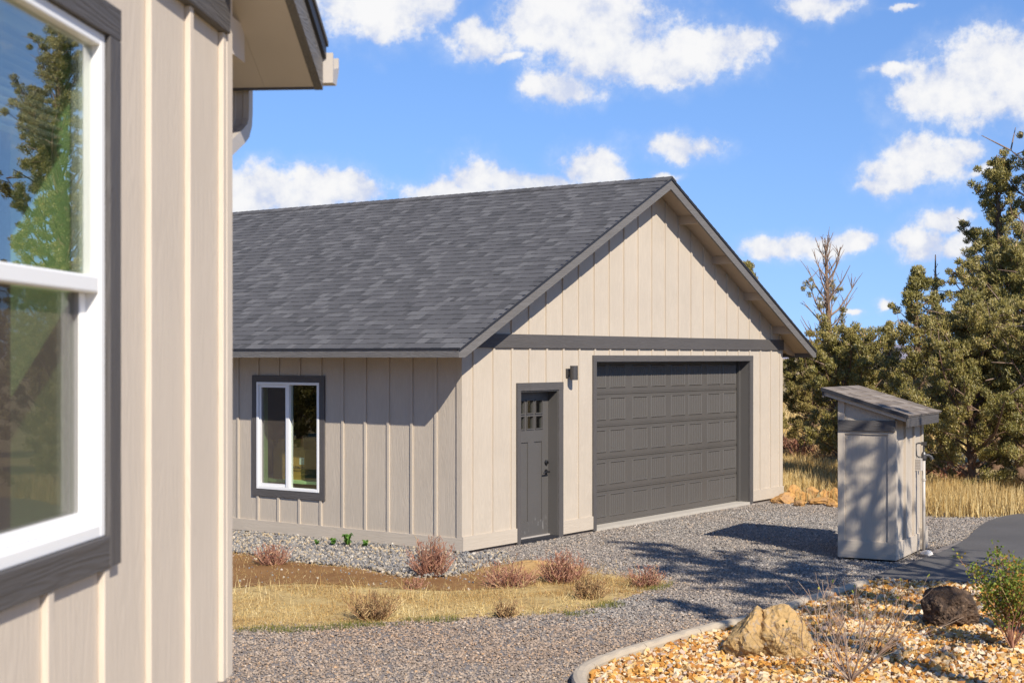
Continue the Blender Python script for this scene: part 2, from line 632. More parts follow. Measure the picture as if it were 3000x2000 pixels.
M['entry_paint'] = mat_scuffed('scuffed_entry_paint', (0.092, 0.085, 0.079))
M['garage_door'] = mat_plain('grey_overhead_door', (0.090, 0.081, 0.072), 0.42, 0.11, 1.1, bstr=0.1, bscale=120)
M['vinyl'] = mat_plain('white_vinyl', (0.80, 0.79, 0.77), 0.4, 0.02)
M['flash'] = mat_plain('dark_drip_edge', (0.022, 0.022, 0.026), 0.5, 0.1)
M['gutter'] = mat_plain('tan_gutter', (0.44, 0.395, 0.345), 0.4, 0.08)
M['concrete'] = mat_plain('concrete', (0.42, 0.38, 0.32), 0.9, 0.1, 5, bstr=0.25)
M['curb'] = mat_plain('curb_concrete', (0.42, 0.345, 0.25), 0.9, 0.14, 4, bstr=0.35, bscale=90)
M['founda'] = mat_plain('foundation', (0.16, 0.13, 0.11), 0.9, 0.1, 5)
M['black'] = mat_plain('black_metal', (0.012, 0.012, 0.013), 0.32, 0.05)
M['lamp'] = mat_plain('lamp_bronze', (0.05, 0.046, 0.045), 0.42, 0.04)
M['glass'] = mat_glass('window_glass')
M['glass_near'] = mat_glass('house_window_glass', 0.20, 2.8, (0.92, 0.97, 0.90))
M['screen'] = mat_screen('insect_screen')
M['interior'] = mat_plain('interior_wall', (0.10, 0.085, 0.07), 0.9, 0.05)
M['jamb'] = mat_plain('green_jamb', (0.52, 0.72, 0.36), 0.8, 0.05)
M['blind'] = mat_plain('blind', (0.75, 0.78, 0.76), 0.7, 0.02)
M['card'] = mat_plain('cardboard', (0.46, 0.27, 0.06), 0.85, 0.05, 6)
M['paper'] = mat_plain('paper', (0.75, 0.78, 0.70), 0.8, 0.02)
M['ink'] = mat_plain('ink', (0.03, 0.025, 0.02), 0.8, 0.02)
SH = [(0.0, (0.066, 0.064, 0.064)), (0.14, (0.076, 0.073, 0.073)), (0.2, (0.084, 0.081, 0.081)), (0.72, (0.095, 0.091, 0.091)), (0.82, (0.112, 0.108, 0.107)), (1.0, (0.128, 0.123, 0.121))]
M['shingle'] = mat_island('asphalt_shingle', SH, 0.9, 0.25, objr=True)
M['shed_shingle'] = mat_island('brown_shingle', [(0, (0.15, 0.122, 0.10)), (0.6, (0.22, 0.18, 0.145)), (1, (0.29, 0.245, 0.20))], 0.9, 0.2, objr=True)
GV = [(0.0, (0.16, 0.148, 0.136)), (0.3, (0.225, 0.206, 0.186)), (0.6, (0.285, 0.256, 0.225)), (0.88, (0.355, 0.314, 0.268)), (0.95, (0.40, 0.30, 0.20)), (1.0, (0.50, 0.46, 0.42))]
M['gravel'] = mat_island('crushed_gravel', GV, 0.9, 0.2, tint=(1.0, 0.93, 0.87), tscale=0.35)
GB = [(0.0, (0.18, 0.142, 0.113)), (0.25, (0.25, 0.20, 0.158)), (0.6, (0.32, 0.256, 0.20)), (0.86, (0.385, 0.31, 0.242)), (0.95, (0.42, 0.27, 0.15)), (1.0, (0.50, 0.44, 0.37))]
M['gravel_brown'] = mat_island('brown_crushed_gravel', GB, 0.9, 0.2, tint=(1.0, 0.92, 0.86), tscale=0.5)
M['drain'] = mat_island('drain_rock', [(0, (0.12, 0.115, 0.115)), (0.35, (0.20, 0.19, 0.182)), (0.7, (0.32, 0.28, 0.23)), (0.9, (0.42, 0.32, 0.19)), (1, (0.50, 0.45, 0.38))], 0.85, 0.25)
M['bedrock'] = mat_island('amber_bed_stone', [(0, (0.26, 0.12, 0.05)), (0.22, (0.50, 0.22, 0.04)), (0.42, (0.58, 0.34, 0.10)), (0.68, (0.61, 0.44, 0.24)), (0.9, (0.62, 0.51, 0.37)), (1, (0.38, 0.26, 0.20))], 0.8, 0.25)


def mat_ground(name, c1, c2, c3, s1=1.2, s2=30, bstr=0.5, rough=0.95):
    m, t, b, _ = new_mat(name)
    co = objco(t)
    n1 = noise(t, co, s1, 6, 0.6)
    n2 = noise(t, co, s2, 5, 0.65)
    c = mixc(t, mapr(t, n1, 0.35, 0.65), c1, c2)
    c = mixc(t, mapr(t, n2, 0.45, 0.8), c, c3)
    setin(t, b.inputs['Base Color'], c)
    b.inputs['Roughness'].default_value = rough
    b.inputs['Specular IOR Level'].default_value = 0.15
    bump(t, b, n2, bstr, 0.02)
    return m


M['ground'] = mat_ground('dry_range', (0.36, 0.27, 0.13), (0.26, 0.19, 0.10), (0.42, 0.33, 0.17), 0.25, 12)
M['gravelbase'] = mat_ground('gravel_base', (0.20, 0.18, 0.165), (0.22, 0.19, 0.17), (0.28, 0.25, 0.22), 0.4, 60)
M['lawnbase'] = mat_ground('straw_base', (0.50, 0.37, 0.16), (0.42, 0.29, 0.12), (0.30, 0.18, 0.075), 1.6, 22)
M['soil'] = mat_ground('bare_soil', (0.21, 0.105, 0.04), (0.27, 0.145, 0.055), (0.13, 0.06, 0.025), 1.3, 25)
M['earth'] = mat_ground('orange_earth', (0.44, 0.28, 0.12), (0.36, 0.22, 0.09), (0.27, 0.15, 0.06), 2.5, 26, 0.9)
M['bedbase'] = mat_ground('bed_base', (0.36, 0.24, 0.11), (0.30, 0.19, 0.08), (0.2, 0.11, 0.05), 1.6, 40)
M['hill'] = mat_ground('far_hill', (0.30, 0.27, 0.30), (0.25, 0.24, 0.28), (0.36, 0.31, 0.31), 0.01, 0.05, 0.0)


def mat_asphalt():
    m, t, b, _ = new_mat('asphalt')
    co = objco(t)
    n = noise(t, co, 220, 3, 0.7)
    n2 = noise(t, co, 0.8, 5, 0.6)
    c = ramp(t, n, [(0.3, (0.055, 0.051, 0.048)), (0.6, (0.105, 0.097, 0.090)), (0.8, (0.21, 0.195, 0.18))])
    c = mixc(t, 1.0, c, mth(t, 'MULTIPLY_ADD', n2, 0.8, 0.65), 'MULTIPLY')
    setin(t, b.inputs['Base Color'], c)
    b.inputs['Roughness'].default_value = 0.85
    bump(t, b, n, 0.6, 0.006)
    return m


M['asphalt'] = mat_asphalt()


def mat_rock(name, ca, cb, cc, sc_=6.0, bstr=1.0):
    m, t, b, _ = new_mat(name)
    co = objco(t)
    n1 = noise(t, co, sc_, 6, 0.65)
    n2 = noise(t, co, sc_ * 5, 6, 0.7)
    vo = t.nodes.new('ShaderNodeTexVoronoi')
    vo.inputs['Scale'].default_value = sc_ * 7
    t.links.new(co, vo.inputs['Vector'])
    c = mixc(t, mapr(t, n1, 0.45, 0.6), ca, cb)
    c = mixc(t, mapr(t, n2, 0.5, 0.75), c, cc)
    setin(t, b.inputs['Base Color'], c)
    b.inputs['Roughness'].default_value = 0.92
    b.inputs['Specular IOR Level'].default_value = 0.15
    bump(t, b, mth(t, 'ADD', n2, mth(t, 'MULTIPLY', vo.outputs['Distance'], 0.5)), bstr, 0.02)
    return m


M['boulder'] = mat_rock('yellow_boulder', (0.48, 0.31, 0.13), (0.38, 0.25, 0.11), (0.31, 0.27, 0.23), 4, 1.0)
M['lava'] = mat_rock('lava_rock', (0.125, 0.08, 0.052), (0.06, 0.042, 0.032), (0.28, 0.185, 0.12), 6)
M['rubble'] = mat_rock('orange_rock', (0.50, 0.27, 0.09), (0.42, 0.25, 0.12), (0.26, 0.13, 0.06), 4)
M['palerock'] = mat_rock('pale_rock', (0.72, 0.68, 0.62), (0.66, 0.62, 0.56), (0.5, 0.46, 0.4), 5, 0.4)
M['bark'] = mat_ground('juniper_bark', (0.16, 0.10, 0.065), (0.22, 0.14, 0.09), (0.10, 0.065, 0.045), 3, 30)
M['deadwood'] = mat_ground('dead_wood', (0.26, 0.17, 0.12), (0.33, 0.24, 0.18), (0.15, 0.10, 0.07), 3, 30)
FO = [(0.0, (0.13, 0.115, 0.026)), (0.35, (0.235, 0.19, 0.045)), (0.7, (0.345, 0.27, 0.066)), (0.92, (0.37, 0.30, 0.12)), (0.97, (0.44, 0.38, 0.22)), (1.0, (0.44, 0.22, 0.06))]
M['foliage'] = mat_island('juniper_foliage', FO, 0.55, 0.5, trans=0.14, tint=(0.68, 0.74, 0.62), tscale=0.9)
M['foliage_pale'] = mat_island('pale_juniper_foliage', [(0, (0.17, 0.14, 0.042)), (0.6, (0.29, 0.22, 0.062)), (1, (0.40, 0.30, 0.12))], 0.75, 0.3, trans=0.2, tint=(0.7, 0.8, 0.7), tscale=0.9)
M['straw'] = mat_island('straw', [(0, (0.44, 0.28, 0.10)), (0.25, (0.62, 0.46, 0.19)), (0.75, (0.74, 0.59, 0.29)), (0.95, (0.80, 0.68, 0.40)), (1, (0.26, 0.24, 0.08))], 0.8, 0.25, trans=0.25, tint=(0.78, 0.66, 0.52), tscale=0.8)
M['tallstraw'] = mat_island('tall_straw', [(0, (0.44, 0.29, 0.10)), (0.5, (0.64, 0.47, 0.20)), (1, (0.74, 0.60, 0.32))], 0.8, 0.25, trans=0.25, tint=(0.75, 0.65, 0.5), tscale=0.7)
M['brownstraw'] = mat_island('brown_straw', [(0, (0.24, 0.12, 0.05)), (0.4, (0.40, 0.24, 0.10)), (0.8, (0.56, 0.40, 0.17)), (1, (0.30, 0.27, 0.10))], 0.8, 0.2, trans=0.2, tint=(0.8, 0.66, 0.5), tscale=1.2)
M['greengrass'] = mat_island('green_grass', [(0, (0.09, 0.11, 0.02)), (0.6, (0.16, 0.17, 0.04)), (1, (0.34, 0.28, 0.08))], 0.8, 0.2, trans=0.25)
M['weed'] = mat_island('dry_weed', [(0, (0.20, 0.085, 0.055)), (0.5, (0.33, 0.155, 0.10)), (0.85, (0.42, 0.23, 0.15)), (1, (0.48, 0.34, 0.17))], 0.85, 0.15)
M['weed_olive'] = mat_island('olive_weed', [(0, (0.20, 0.105, 0.055)), (0.5, (0.32, 0.19, 0.09)), (1, (0.46, 0.33, 0.15))], 0.85, 0.15)
M['twig'] = mat_island('bare_twig', [(0, (0.20, 0.13, 0.10)), (0.6, (0.32, 0.22, 0.16)), (1, (0.42, 0.32, 0.24))], 0.85, 0.15)
M['leaf'] = mat_island('shrub_leaf', [(0, (0.10, 0.16, 0.02)), (0.5, (0.20, 0.26, 0.04)), (0.8, (0.34, 0.30, 0.05)), (1, (0.45, 0.17, 0.04))], 0.7, 0.3, trans=0.3)
M['weedleaf'] = mat_island('weed_leaf', [(0, (0.05, 0.13, 0.02)), (1, (0.13, 0.24, 0.04))], 0.7, 0.3, trans=0.25)

# ------------------------------------------------------------------ ground and sheets
HD = Vector((math.sin(R(4.61)), math.cos(R(4.61)), 0))         # along the house wall, away from the camera
HN = Vector((HD.y, -HD.x, 0))                                    # out of the house wall
HC = Vector((-1.0605, 5.525, 0))                                 # its far corner


def mound(x, y):
    dx, dy = x - HC.x, y - HC.y
    a = dx * HD.x + dy * HD.y
    b = -(dx * HN.x + dy * HN.y)
    da = np.maximum(np.maximum(a, -10 - a), 0)
    db = np.maximum(np.maximum(-b, b - 8), 0)
    d = np.hypot(da, db)
    t = np.clip((d - 0.3) / 3.6, 0, 1)
    return 1.08 * (1 - t) ** 1.35


def axis_grid(c, dense, step, far):
    a = np.arange(0, dense, step)
    g = dense * (far / dense) ** np.linspace(0, 1, 34)
    h = np.concatenate([a, g])
    return np.concatenate([c - h[::-1], c + h[1:]])


gx, gy = axis_grid(0, 14, 0.5, 4000), axis_grid(10, 14, 0.5, 4000)
X, Y = np.meshgrid(gx, gy, indexing='ij')
dist = np.hypot(X, Y)
Z = mound(X, Y) - 0.02
Z += np.clip((dist - 45) / 60, 0, 1) * (np.sin(X * .05 + 1) * np.cos(Y * .043) * 0.35)
V = np.stack([X, Y, Z], -1).reshape(-1, 3)
nx, ny = len(gx), len(gy)
ii = (np.arange(nx - 1)[:, None] * ny + np.arange(ny - 1)[None]).ravel()
F = np.stack([ii, ii + ny, ii + ny + 1, ii + 1], 1)
tag(link('ground', np_mesh('ground', V, F, M['ground'], True)), kind='structure')


def sheet(name, poly, z, mat, thick=None):
    m = MB()
    if thick:
        m.prism(list(poly), 'z', z - thick, z)
    else:
        p = list(poly)
        a = sum(p[i][0] * p[(i + 1) % len(p)][1] - p[(i + 1) % len(p)][0] * p[i][1] for i in range(len(p)))
        if a < 0:
            p = p[::-1]
        m.add([(q[0], q[1], z) for q in p], [tuple(range(len(p)))])
    return tag(m.build(name, mat), kind='structure')


def smooth_poly(pts, it=2, closed=True):
    P = np.array(pts, float)
    for _ in range(it):
        Q = np.roll(P, -1, 0)
        out = np.empty((len(P) * 2, 2))
        out[0::2] = P * .75 + Q * .25
        out[1::2] = P * .25 + Q * .75
        P = out if closed else np.vstack([P[:1], out[:-2], P[-1:]])
    return [tuple(p) for p in P]


DRIVE = [(-9, 9.6), (11, 9.6), (11, 23.0), gp(3080, 1515), gp(2900, 1512), gp(2720, 1508), gp(2455, 1480), gp(2290, 1466), (3.2, 26.4), (-9, 25)]
sheet('gravel_drive', DRIVE, -0.012, M['gravelbase'])
LAWN = smooth_poly([gp(*p) for p in [(520, 1612), (684, 1616), (853, 1643), (1070, 1663), (1180, 1690), (1356, 1684), (1440, 1655), (1580, 1650), (1700, 1668), (1800, 1680),
                                     (1900, 1690), (1968, 1702), (1900, 1728), (1700, 1792), (1500, 1803), (1288, 1810), (984, 1828), (684, 1842), (520, 1848)]], 2)
sheet('lawn', LAWN, -0.006, M['lawnbase'])
SOIL = smooth_poly([gp(*p) for p in [(520, 1614), (684, 1620), (853, 1646), (1070, 1667), (1180, 1694), (1356, 1688), (1440, 1658), (1580, 1653), (1610, 1698), (1480, 1722), (1290, 1732), (1030, 1712), (853, 1706), (684, 1722), (520, 1722)]], 2)
sheet('soil', SOIL, 0.0, M['soil'])
ASPH = [gp(*p) for p in [(2545, 1702), (2600, 1682), (2680, 1653), (2780, 1617), (2838, 1582), (2863, 1552), (2910, 1525), (3000, 1508)]]
ASPH = ASPH + [(9.6, 24.6), (16, 26.5), (16, 15.6), (8.2, 15.75)] + [gp(*p) for p in [(3000, 1722), (2870, 1718), (2700, 1710)]]
sheet('asphalt_drive', smooth_poly(ASPH, 2), 0.045, M['asphalt'], 0.06)
CURBL = [gp(*p, 0.07) for p in [(2532, 1699), (2470, 1722), (2360, 1750), (2270, 1786), (2180, 1809), (2092, 1828), (2000, 1852), (1913, 1879), (1840, 1899), (1785, 1917), (1738, 1935), (1706, 1955), (1694, 1977), (1704, 2003), (1745, 2035)]]
CURBL += [(1.0, 11.0), (2.2, 10.55), (3.6, 10.4)]
CURBL = smooth_poly(CURBL, 2, closed=False)
BED = list(CURBL) + [(9.0, 10.4), (9.0, 15.75)] + [gp(*p) for p in [(3000, 1722), (2870, 1718), (2700, 1710), (2560, 1703)]]
sheet('planting_bed', BED, 0.0, M['bedbase'])
# low hump of loose earth at the far side of the lawn
hc = gp(1560, 1668)
hv, hf = [], []
for i in range(13):
    for j in range(24):
        r_ = i / 12
        a_ = j / 24 * 6.2832
        hh_ = .095 * (math.cos(r_ * math.pi) * .5 + .5) * (1 + .25 * math.sin(a_ * 3 + r_ * 5)) - .004
        hv.append((hc[0] + math.cos(a_) * r_ * .85, hc[1] + math.sin(a_) * r_ * .5, hh_))
for i in range(12):
    for j in range(24):
        hf.append((i * 24 + j, (i + 1) * 24 + j, (i + 1) * 24 + (j + 1) % 24, i * 24 + (j + 1) % 24))
tag(MB().add(hv, hf).build('earth_mound', M['earth'], smooth=True), kind='structure')
# hills far behind the junipers
hx = np.linspace(-2600, 3400, 220)
hz = 22 + 20 * np.sin(hx * .0021 + 1.1) + 11 * np.sin(hx * .0063) + 5 * np.sin(hx * .017 + 2) + 2.5 * np.sin(hx * .041)
V = np.concatenate([np.stack([hx, np.full(220, 2300.), np.full(220, -2.)], 1), np.stack([hx, np.full(220, 2700.), np.maximum(hz, 3)], 1),
                    np.stack([hx, np.full(220, 3300.), np.full(220, -2.)], 1)])
i = np.arange(219)
F = np.concatenate([np.stack([i, i + 1, i + 221, i + 220], 1), np.stack([i + 220, i + 221, i + 441, i + 440], 1)])
tag(link('hills', np_mesh('hills', V, F, M['hill'], True)), kind='structure')

# ------------------------------------------------------------------ garage
GC = (-0.6303, 19.0154, 0.0)
GTH = math.atan2(0.80956, 0.58704)
garage = empty('garage', GC, GTH)
tag(garage, 'tan board and batten garage with dark shingle gable roof and grey overhead door', 'garage')
W, D = 9.32, 11.0
O1, O2 = 0.56, 0.36
PITCH = 0.5
ang = math.atan(PITCH)


def rtop(x):                                     # top of the shingles over a point of the plan
    return 2.648 + PITCH * (min(x, W - x) + O1)


def run(x):                                      # underside of the roof boards
    return rtop(x) - 0.062


JT = 0.24                                        # wall thickness at the openings
# front wall with its two openings, then the gable
f = MB()
f.box(0, 1.247, 0, JT, .03, 2.45)
f.box(2.160, 3.117, 0, JT, .03, 2.45)
f.box(8.034, W, 0, JT, .03, 2.45)
f.box(1.247, 2.160, 0, JT, 2.068, 2.45)
f.prism([(0, 2.45), (W, 2.45), (W, run(W) - .002), (W / 2, run(W / 2) - .002), (0, run(0) - .002)], 'y', 0, JT)
f.build('front_wall', M['siding'], garage)
s = MB()
WY0, WY1, WZ0, WZ1 = 2.48, 3.72, .635, 2.175
s.box(0, .14, JT, WY0, .03, 2.85)
s.box(0, .14, WY1, D, .03, 2.85)
s.box(0, .14, WY0, WY1, .03, WZ0)
s.box(0, .14, WY0, WY1, WZ1, 2.85)
s.build('side_wall', M['siding'], garage)
s = MB().box(W - .14, W, JT, D, .03, 2.85)
s.build('side_wall', M['siding'], garage)
s = MB().prism([(.14, .03), (W - .14, .03), (W - .14, run(W - .14) - .004), (W / 2, run(W / 2) - .004), (.14, run(.14) - .004)], 'y', D - .14, D)
s.build('back_wall', M['siding'], garage)
box('foundation', M['founda'], garage, .02, W - .02, .02, D - .02, -.3, .03 - .002)
box('floor', M['concrete'], garage, 3.117, 8.034, -.02, JT, -.1, .032)
# interior lining keeps the room dim
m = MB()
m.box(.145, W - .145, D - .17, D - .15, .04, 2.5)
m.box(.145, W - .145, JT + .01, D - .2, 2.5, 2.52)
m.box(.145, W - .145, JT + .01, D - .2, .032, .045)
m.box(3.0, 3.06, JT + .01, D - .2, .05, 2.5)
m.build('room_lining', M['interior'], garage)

# skirting, corner boards, belly band
def bx(name, mat, x0, x1, y0, y1, z0, z1, bev=0.0):
    return box(name, M[mat], garage, x0, x1, y0, y1, z0, z1, bev)


SK = .215
bx('skirt_board', 'tan_x', -.022, 1.165, -.022, 0, .03, SK)
bx('skirt_board', 'tan_x', 2.27, 3.052, -.022, 0, .03, SK)
bx('skirt_board', 'tan_x', 8.128, W + .022, -.022, 0, .03, SK)
bx('skirt_board', 'tan_y', -.022, 0, 0, 4.0, .03, SK - .02)
bx('skirt_board', 'tan_y', -.022, 0, 4.003, 7.6, .03, SK - .02)
bx('skirt_board', 'tan_y', -.022, 0, 7.603, D, .03, SK - .02)
bx('skirt_board', 'tan_y', W, W + .022, 0, D, .03, SK - .02)
bx('corner_board', 'tan_z', -.02, 0, 0, .087, SK - .02, 2.70)
bx('corner_board', 'tan_z', W, W + .02, 0, .087, SK - .02, 2.70)
bx('belly_band', 'grey_x', -.02, W + .004, -.032, 0, 2.643, 2.826)

# battens
fb = [.2] + [.632 + .4098 * k for k in range(21)] + [9.19]
BW = .038
for x in fb:
    z0 = SK
    if 1.165 < x + BW and x < 2.27:
        z0 = 2.169
    if 3.052 < x + BW and x < 8.128:
        z0 = 2.544
    bx('batten', 'tan_z', x, x + BW, -.019, 0, z0, 2.643)
    zt = min(run(x), run(x + BW)) - .006
    if zt > 2.87:
        bx('batten', 'tan_z', x, x + BW, -.019, 0, 2.826, zt)
sb = [.455 + .4075 * k for k in range(26)]
for y in sb:
    if y + BW > 2.395 and y < 3.80:
        bx('batten', 'tan_z', -.019, 0, y - BW, y, SK - .02, .545)
        bx('batten', 'tan_z', -.019, 0, y - BW, y, 2.262, 2.80)
    else:
        bx('batten', 'tan_z', -.019, 0, y - BW, y, SK - .02, 2.80)

# entry door
bx('door_trim', 'grey_z', 1.165, 1.247, -.026, 0, .0, 2.062)
bx('door_trim', 'grey_z', 2.160, 2.27, -.026, 0, .0, 2.062)
bx('door_trim', 'grey_x', 1.165, 2.27, -.028, 0, 2.062, 2.169)
jm = MB()
jm.box(2.148, 2.160, -.012, JT, 0, 2.056)
jm.box(1.247, 1.259, -.012, JT, 0, 2.056)
jm.box(1.259, 2.148, -.012, JT, 2.044, 2.056)
jm.box(2.128, 2.148, .195, JT, 0, 2.044)
jm.build('door_jamb', M['door_paint'], garage)
d = MB()
DX0, DX1, DY0, DY1, DZ0, DZ1 = 1.262, 2.145, .150, .192, .045, 2.040
LX = [(1.41, 1.564), (1.626, 1.775), (1.833, 1.993)]
LZ = [(1.53, 1.70), (1.745, 1.918)]
d.box(DX0, LX[0][0], DY0, DY1, DZ0, DZ1)
d.box(LX[2][1], DX1, DY0, DY1, DZ0, DZ1)
d.box(LX[0][0], LX[2][1], DY0, DY1, DZ0, .255)
d.box(LX[0][0], LX[2][1], DY0, DY1, 1.345, LZ[0][0])
d.box(LX[0][0], LX[2][1], DY0, DY1, LZ[1][1], DZ1)
d.box(LX[0][0], LX[2][1], DY0 + .004, DY1, LZ[0][1], LZ[1][0])
for a, b in ((0, 1), (1, 2)):
    for z0, z1 in LZ:
        d.box(LX[a][1], LX[b][0], DY0 + .004, DY1, z0, z1)
d.box(1.655, 1.80, DY0, DY1, .255, 1.345)
d.box(LX[0][0], 1.655, DY0 + .014, DY1, .255, 1.345)
d.box(1.80, 2.06, DY0 + .014, DY1, .255, 1.345)
d.box(LX[2][1] - .0, 2.06, DY0 + .002, DY1 - .001, .2, .21)
door = d.build('entry_door', M['entry_paint'], garage)
fr = MB()
for x0, x1 in LX:
    for z0, z1 in LZ:
        for q in ((x0 - .012, x0, z0 - .012, z1 + .012), (x1, x1 + .012, z0 - .012, z1 + .012), (x0, x1, z0 - .012, z0), (x0, x1, z1, z1 + .012)):
            fr.box(q[0], q[1], DY0 - .012, DY0 + .003, q[2], q[3])
fr.build('glazing_bead', M['door_paint'], door)
for x0, x1 in LX:
    for z0, z1 in LZ:
        MB().add([(x0, DY0 + .018, z0), (x1, DY0 + .018, z0), (x1, DY0 + .018, z1), (x0, DY0 + .018, z1)], [(0, 1, 2, 3)]).build('pane', M['glass'], door)
kb = MB()
kb.tube([(2.085, DY0, 1.045), (2.085, DY0 - .022, 1.045), (2.085, DY0 - .028, 1.045)], [.033, .033, .024], 14)
kb.box(2.080, 2.090, DY0 - .048, DY0 - .028, 1.03, 1.06)
kb.build('deadbolt', M['black'], door, smooth=False)
lv = MB()
lv.tube([(2.085, DY0, .915), (2.085, DY0 - .014, .915)], .034, 14)
lv.tube([(2.085, DY0 - .014, .915), (2.085, DY0 - .055, .915)], .013, 10)
lv.tube([(2.098, DY0 - .055, .915), (2.04, DY0 - .058, .914), (1.98, DY0 - .052, .905), (1.965, DY0 - .045, .902)], [.013, .012, .010, .008], 8)
lv.build('lever_handle', M['black'], door)
bx('threshold', 'flash', 1.259, 2.148, -.03, .19, -.01, .030)
bx('sill_strip', 'gutter', 1.259, 2.148, .12, .19, .030, .045)

# overhead door
bx('door_trim', 'grey_z', 3.052, 3.137, -.026, 0, .0, 2.452)
bx('door_trim', 'grey_z', 8.014, 8.128, -.026, 0, .0, 2.452)
bx('door_trim', 'grey_x', 3.052, 8.128, -.028, 0, 2.452, 2.544)
jm = MB()
jm.box(3.117, 3.133, -.010, JT, .032, 2.450)
jm.box(8.018, 8.034, -.010, JT, .032, 2.450)
jm.box(3.133, 8.018, -.010, JT, 2.440, 2.450)
jm.box(7.985, 8.018, .165, .21, .034, 2.440)
jm.build('door_jamb', M['door_paint'], garage)
GD0, GD1, GY = 3.135, 8.016, .222
g = MB()
SP = .4815
for k in range(5):
    z0 = .038 + k * SP
    z1 = z0 + SP - .007
    if k == 4:
        z1 = 2.436
    # section with a stepped lip along its bottom and top edge
    g.box(GD0, GD1, GY + .004, GY + .045, z0, z1)
    g.box(GD0, GD1, GY, GY + .004, z0 + .028, z1 - .028)
gdoor = g.build('garage_door', M['garage_door'], garage)
px0 = [3.325, 3.873, 4.532, 5.092, 5.728, 6.291, 6.934, 7.489]
PW, PH = .446, .345
pm = MB()
e, lip = .012, .013
def rect(q, y):
    return [(q, y, q), (PW - q, y, q), (PW - q, y, PH - q), (q, y, PH - q)]


pm.add(rect(0, 0) + rect(e, -lip) + rect(2 * e, 0), [(i, (i + 1) % 4, 4 + (i + 1) % 4, 4 + i) for i in range(4)] + [(4 + i, 4 + (i + 1) % 4, 8 + (i + 1) % 4, 8 + i) for i in range(4)])
ng = 6
for k in range(ng):
    xa = 2 * e + (PW - 4 * e) * (k + 1) / (ng + 1)
    pm.add([(xa - .007, 0, 2 * e), (xa, -.008, 2 * e), (xa + .007, 0, 2 * e), (xa - .007, 0, PH - 2 * e), (xa, -.008, PH - 2 * e), (xa + .007, 0, PH - 2 * e)],
           [(0, 1, 4, 3), (1, 2, 5, 4)])
pme = pm.mesh('door_panel', M['garage_door'])
for k in range(5):
    for x in px0:
        o = link('door_panel', pme, gdoor, (x, GY - .0005, .128 + k * SP))
bx('bottom_seal', 'black', GD0, GD1, GY + .006, GY + .04, .0325, .0375)
bx('door_seal', 'gutter', GD1 - .006, GD1 + .0015, GY - .012, GY - .001, .04, 2.44)

# wall lamp
lb = MB().box(2.362, 2.458, -.022, 0, 2.232, 2.356).build('wall_lamp', M['lamp'], garage, bevel=.004)
sh = MB()
LXc, LYc = 2.41, -.110
r = .056
ring = [(r, 2.196), (r, 2.397), (r - .004, 2.397), (r - .004, 2.37), (0.0, 2.37)]
n = 28
vs_, fs_ = [], []
for rr, zz in [(0.0, 2.215), (r - .004, 2.215), (r - .004, 2.196)] + ring:
    vs_ += [(LXc + rr * math.cos(2 * math.pi * j / n), LYc + rr * math.sin(2 * math.pi * j / n), zz) for j in range(n)]
for i in range(7):
    for j in range(n):
        a, b = i * n + j, i * n + (j + 1) % n
        fs_.append((a, b, b + n, a + n))
sh.add(vs_, fs_)
o = sh.build('lamp_shade', M['lamp'], lb, smooth=False)
o.modifiers.new('weld', 'WELD')
MB().box(2.39, 2.43, -.056, -.022, 2.262, 2.326).build('lamp_arm', M['lamp'], lb)

# side window
def wx(name, mat, y0, y1, z0, z1, x0=-.026, x1=0.0, parent=None):
    return box(name, M[mat], parent or garage, x0, x1, y0, y1, z0, z1)


wx('window_trim', 'grey_z', 2.395, 2.490, .545, 2.262)
wx('window_trim', 'grey_z', 3.708, 3.802, .545, 2.262)
wx('window_trim', 'grey_y', 2.490, 3.708, 2.165, 2.260)
wx('window_trim', 'grey_y', 2.490, 3.708, .547, .647)
wf = MB()
wf.box(-.032, .05, 2.490, 2.532, .647, 2.165)
wf.box(-.032, .05, 3.668, 3.708, .647, 2.165)
wf.box(-.032, .05, 2.532, 3.668, 2.128, 2.165)
wf.box(-.032, .05, 2.532, 3.668, .647, .689)
wf.box(-.030, .05, 3.061, 3.125, .689, 2.128)
win = wf.build('window', M['vinyl'], garage, bevel=.004)
ws = MB()
ws.box(-.012, .04, 3.628, 3.664, .692, 2.125)
ws.box(-.012, .04, 3.1255, 3.150, .692, 2.125)
ws.box(-.012, .04, 3.150, 3.628, 2.089, 2.125)
ws.box(-.012, .04, 3.150, 3.628, .692, .729)
ws.build('sliding_sash', M['vinyl'], win)
MB().box(.012, .018, 2.532, 3.061, .689, 2.128).build('pane', M['glass'], win)
MB().box(.022, .028, 3.150, 3.628, .729, 2.089).build('pane', M['glass'], win)
MB().add([(-.004, 3.150, .729), (-.004, 3.628, .729), (-.004, 3.628, 2.089), (-.004, 3.150, 2.089)], [(0, 3, 2, 1)]).build('insect_screen', M['screen'], win)
jb = MB()
jb.box(.052, .2, 2.478, 2.49, .64, 2.17)
jb.box(.052, .2, 3.708, 3.72, .64, 2.17)
jb.box(.052, .2, 2.49, 3.708, .635, .647)
jb.box(.052, .2, 2.49, 3.708, 2.166, 2.175)
jb.build('window_jamb', M['jamb'], garage)

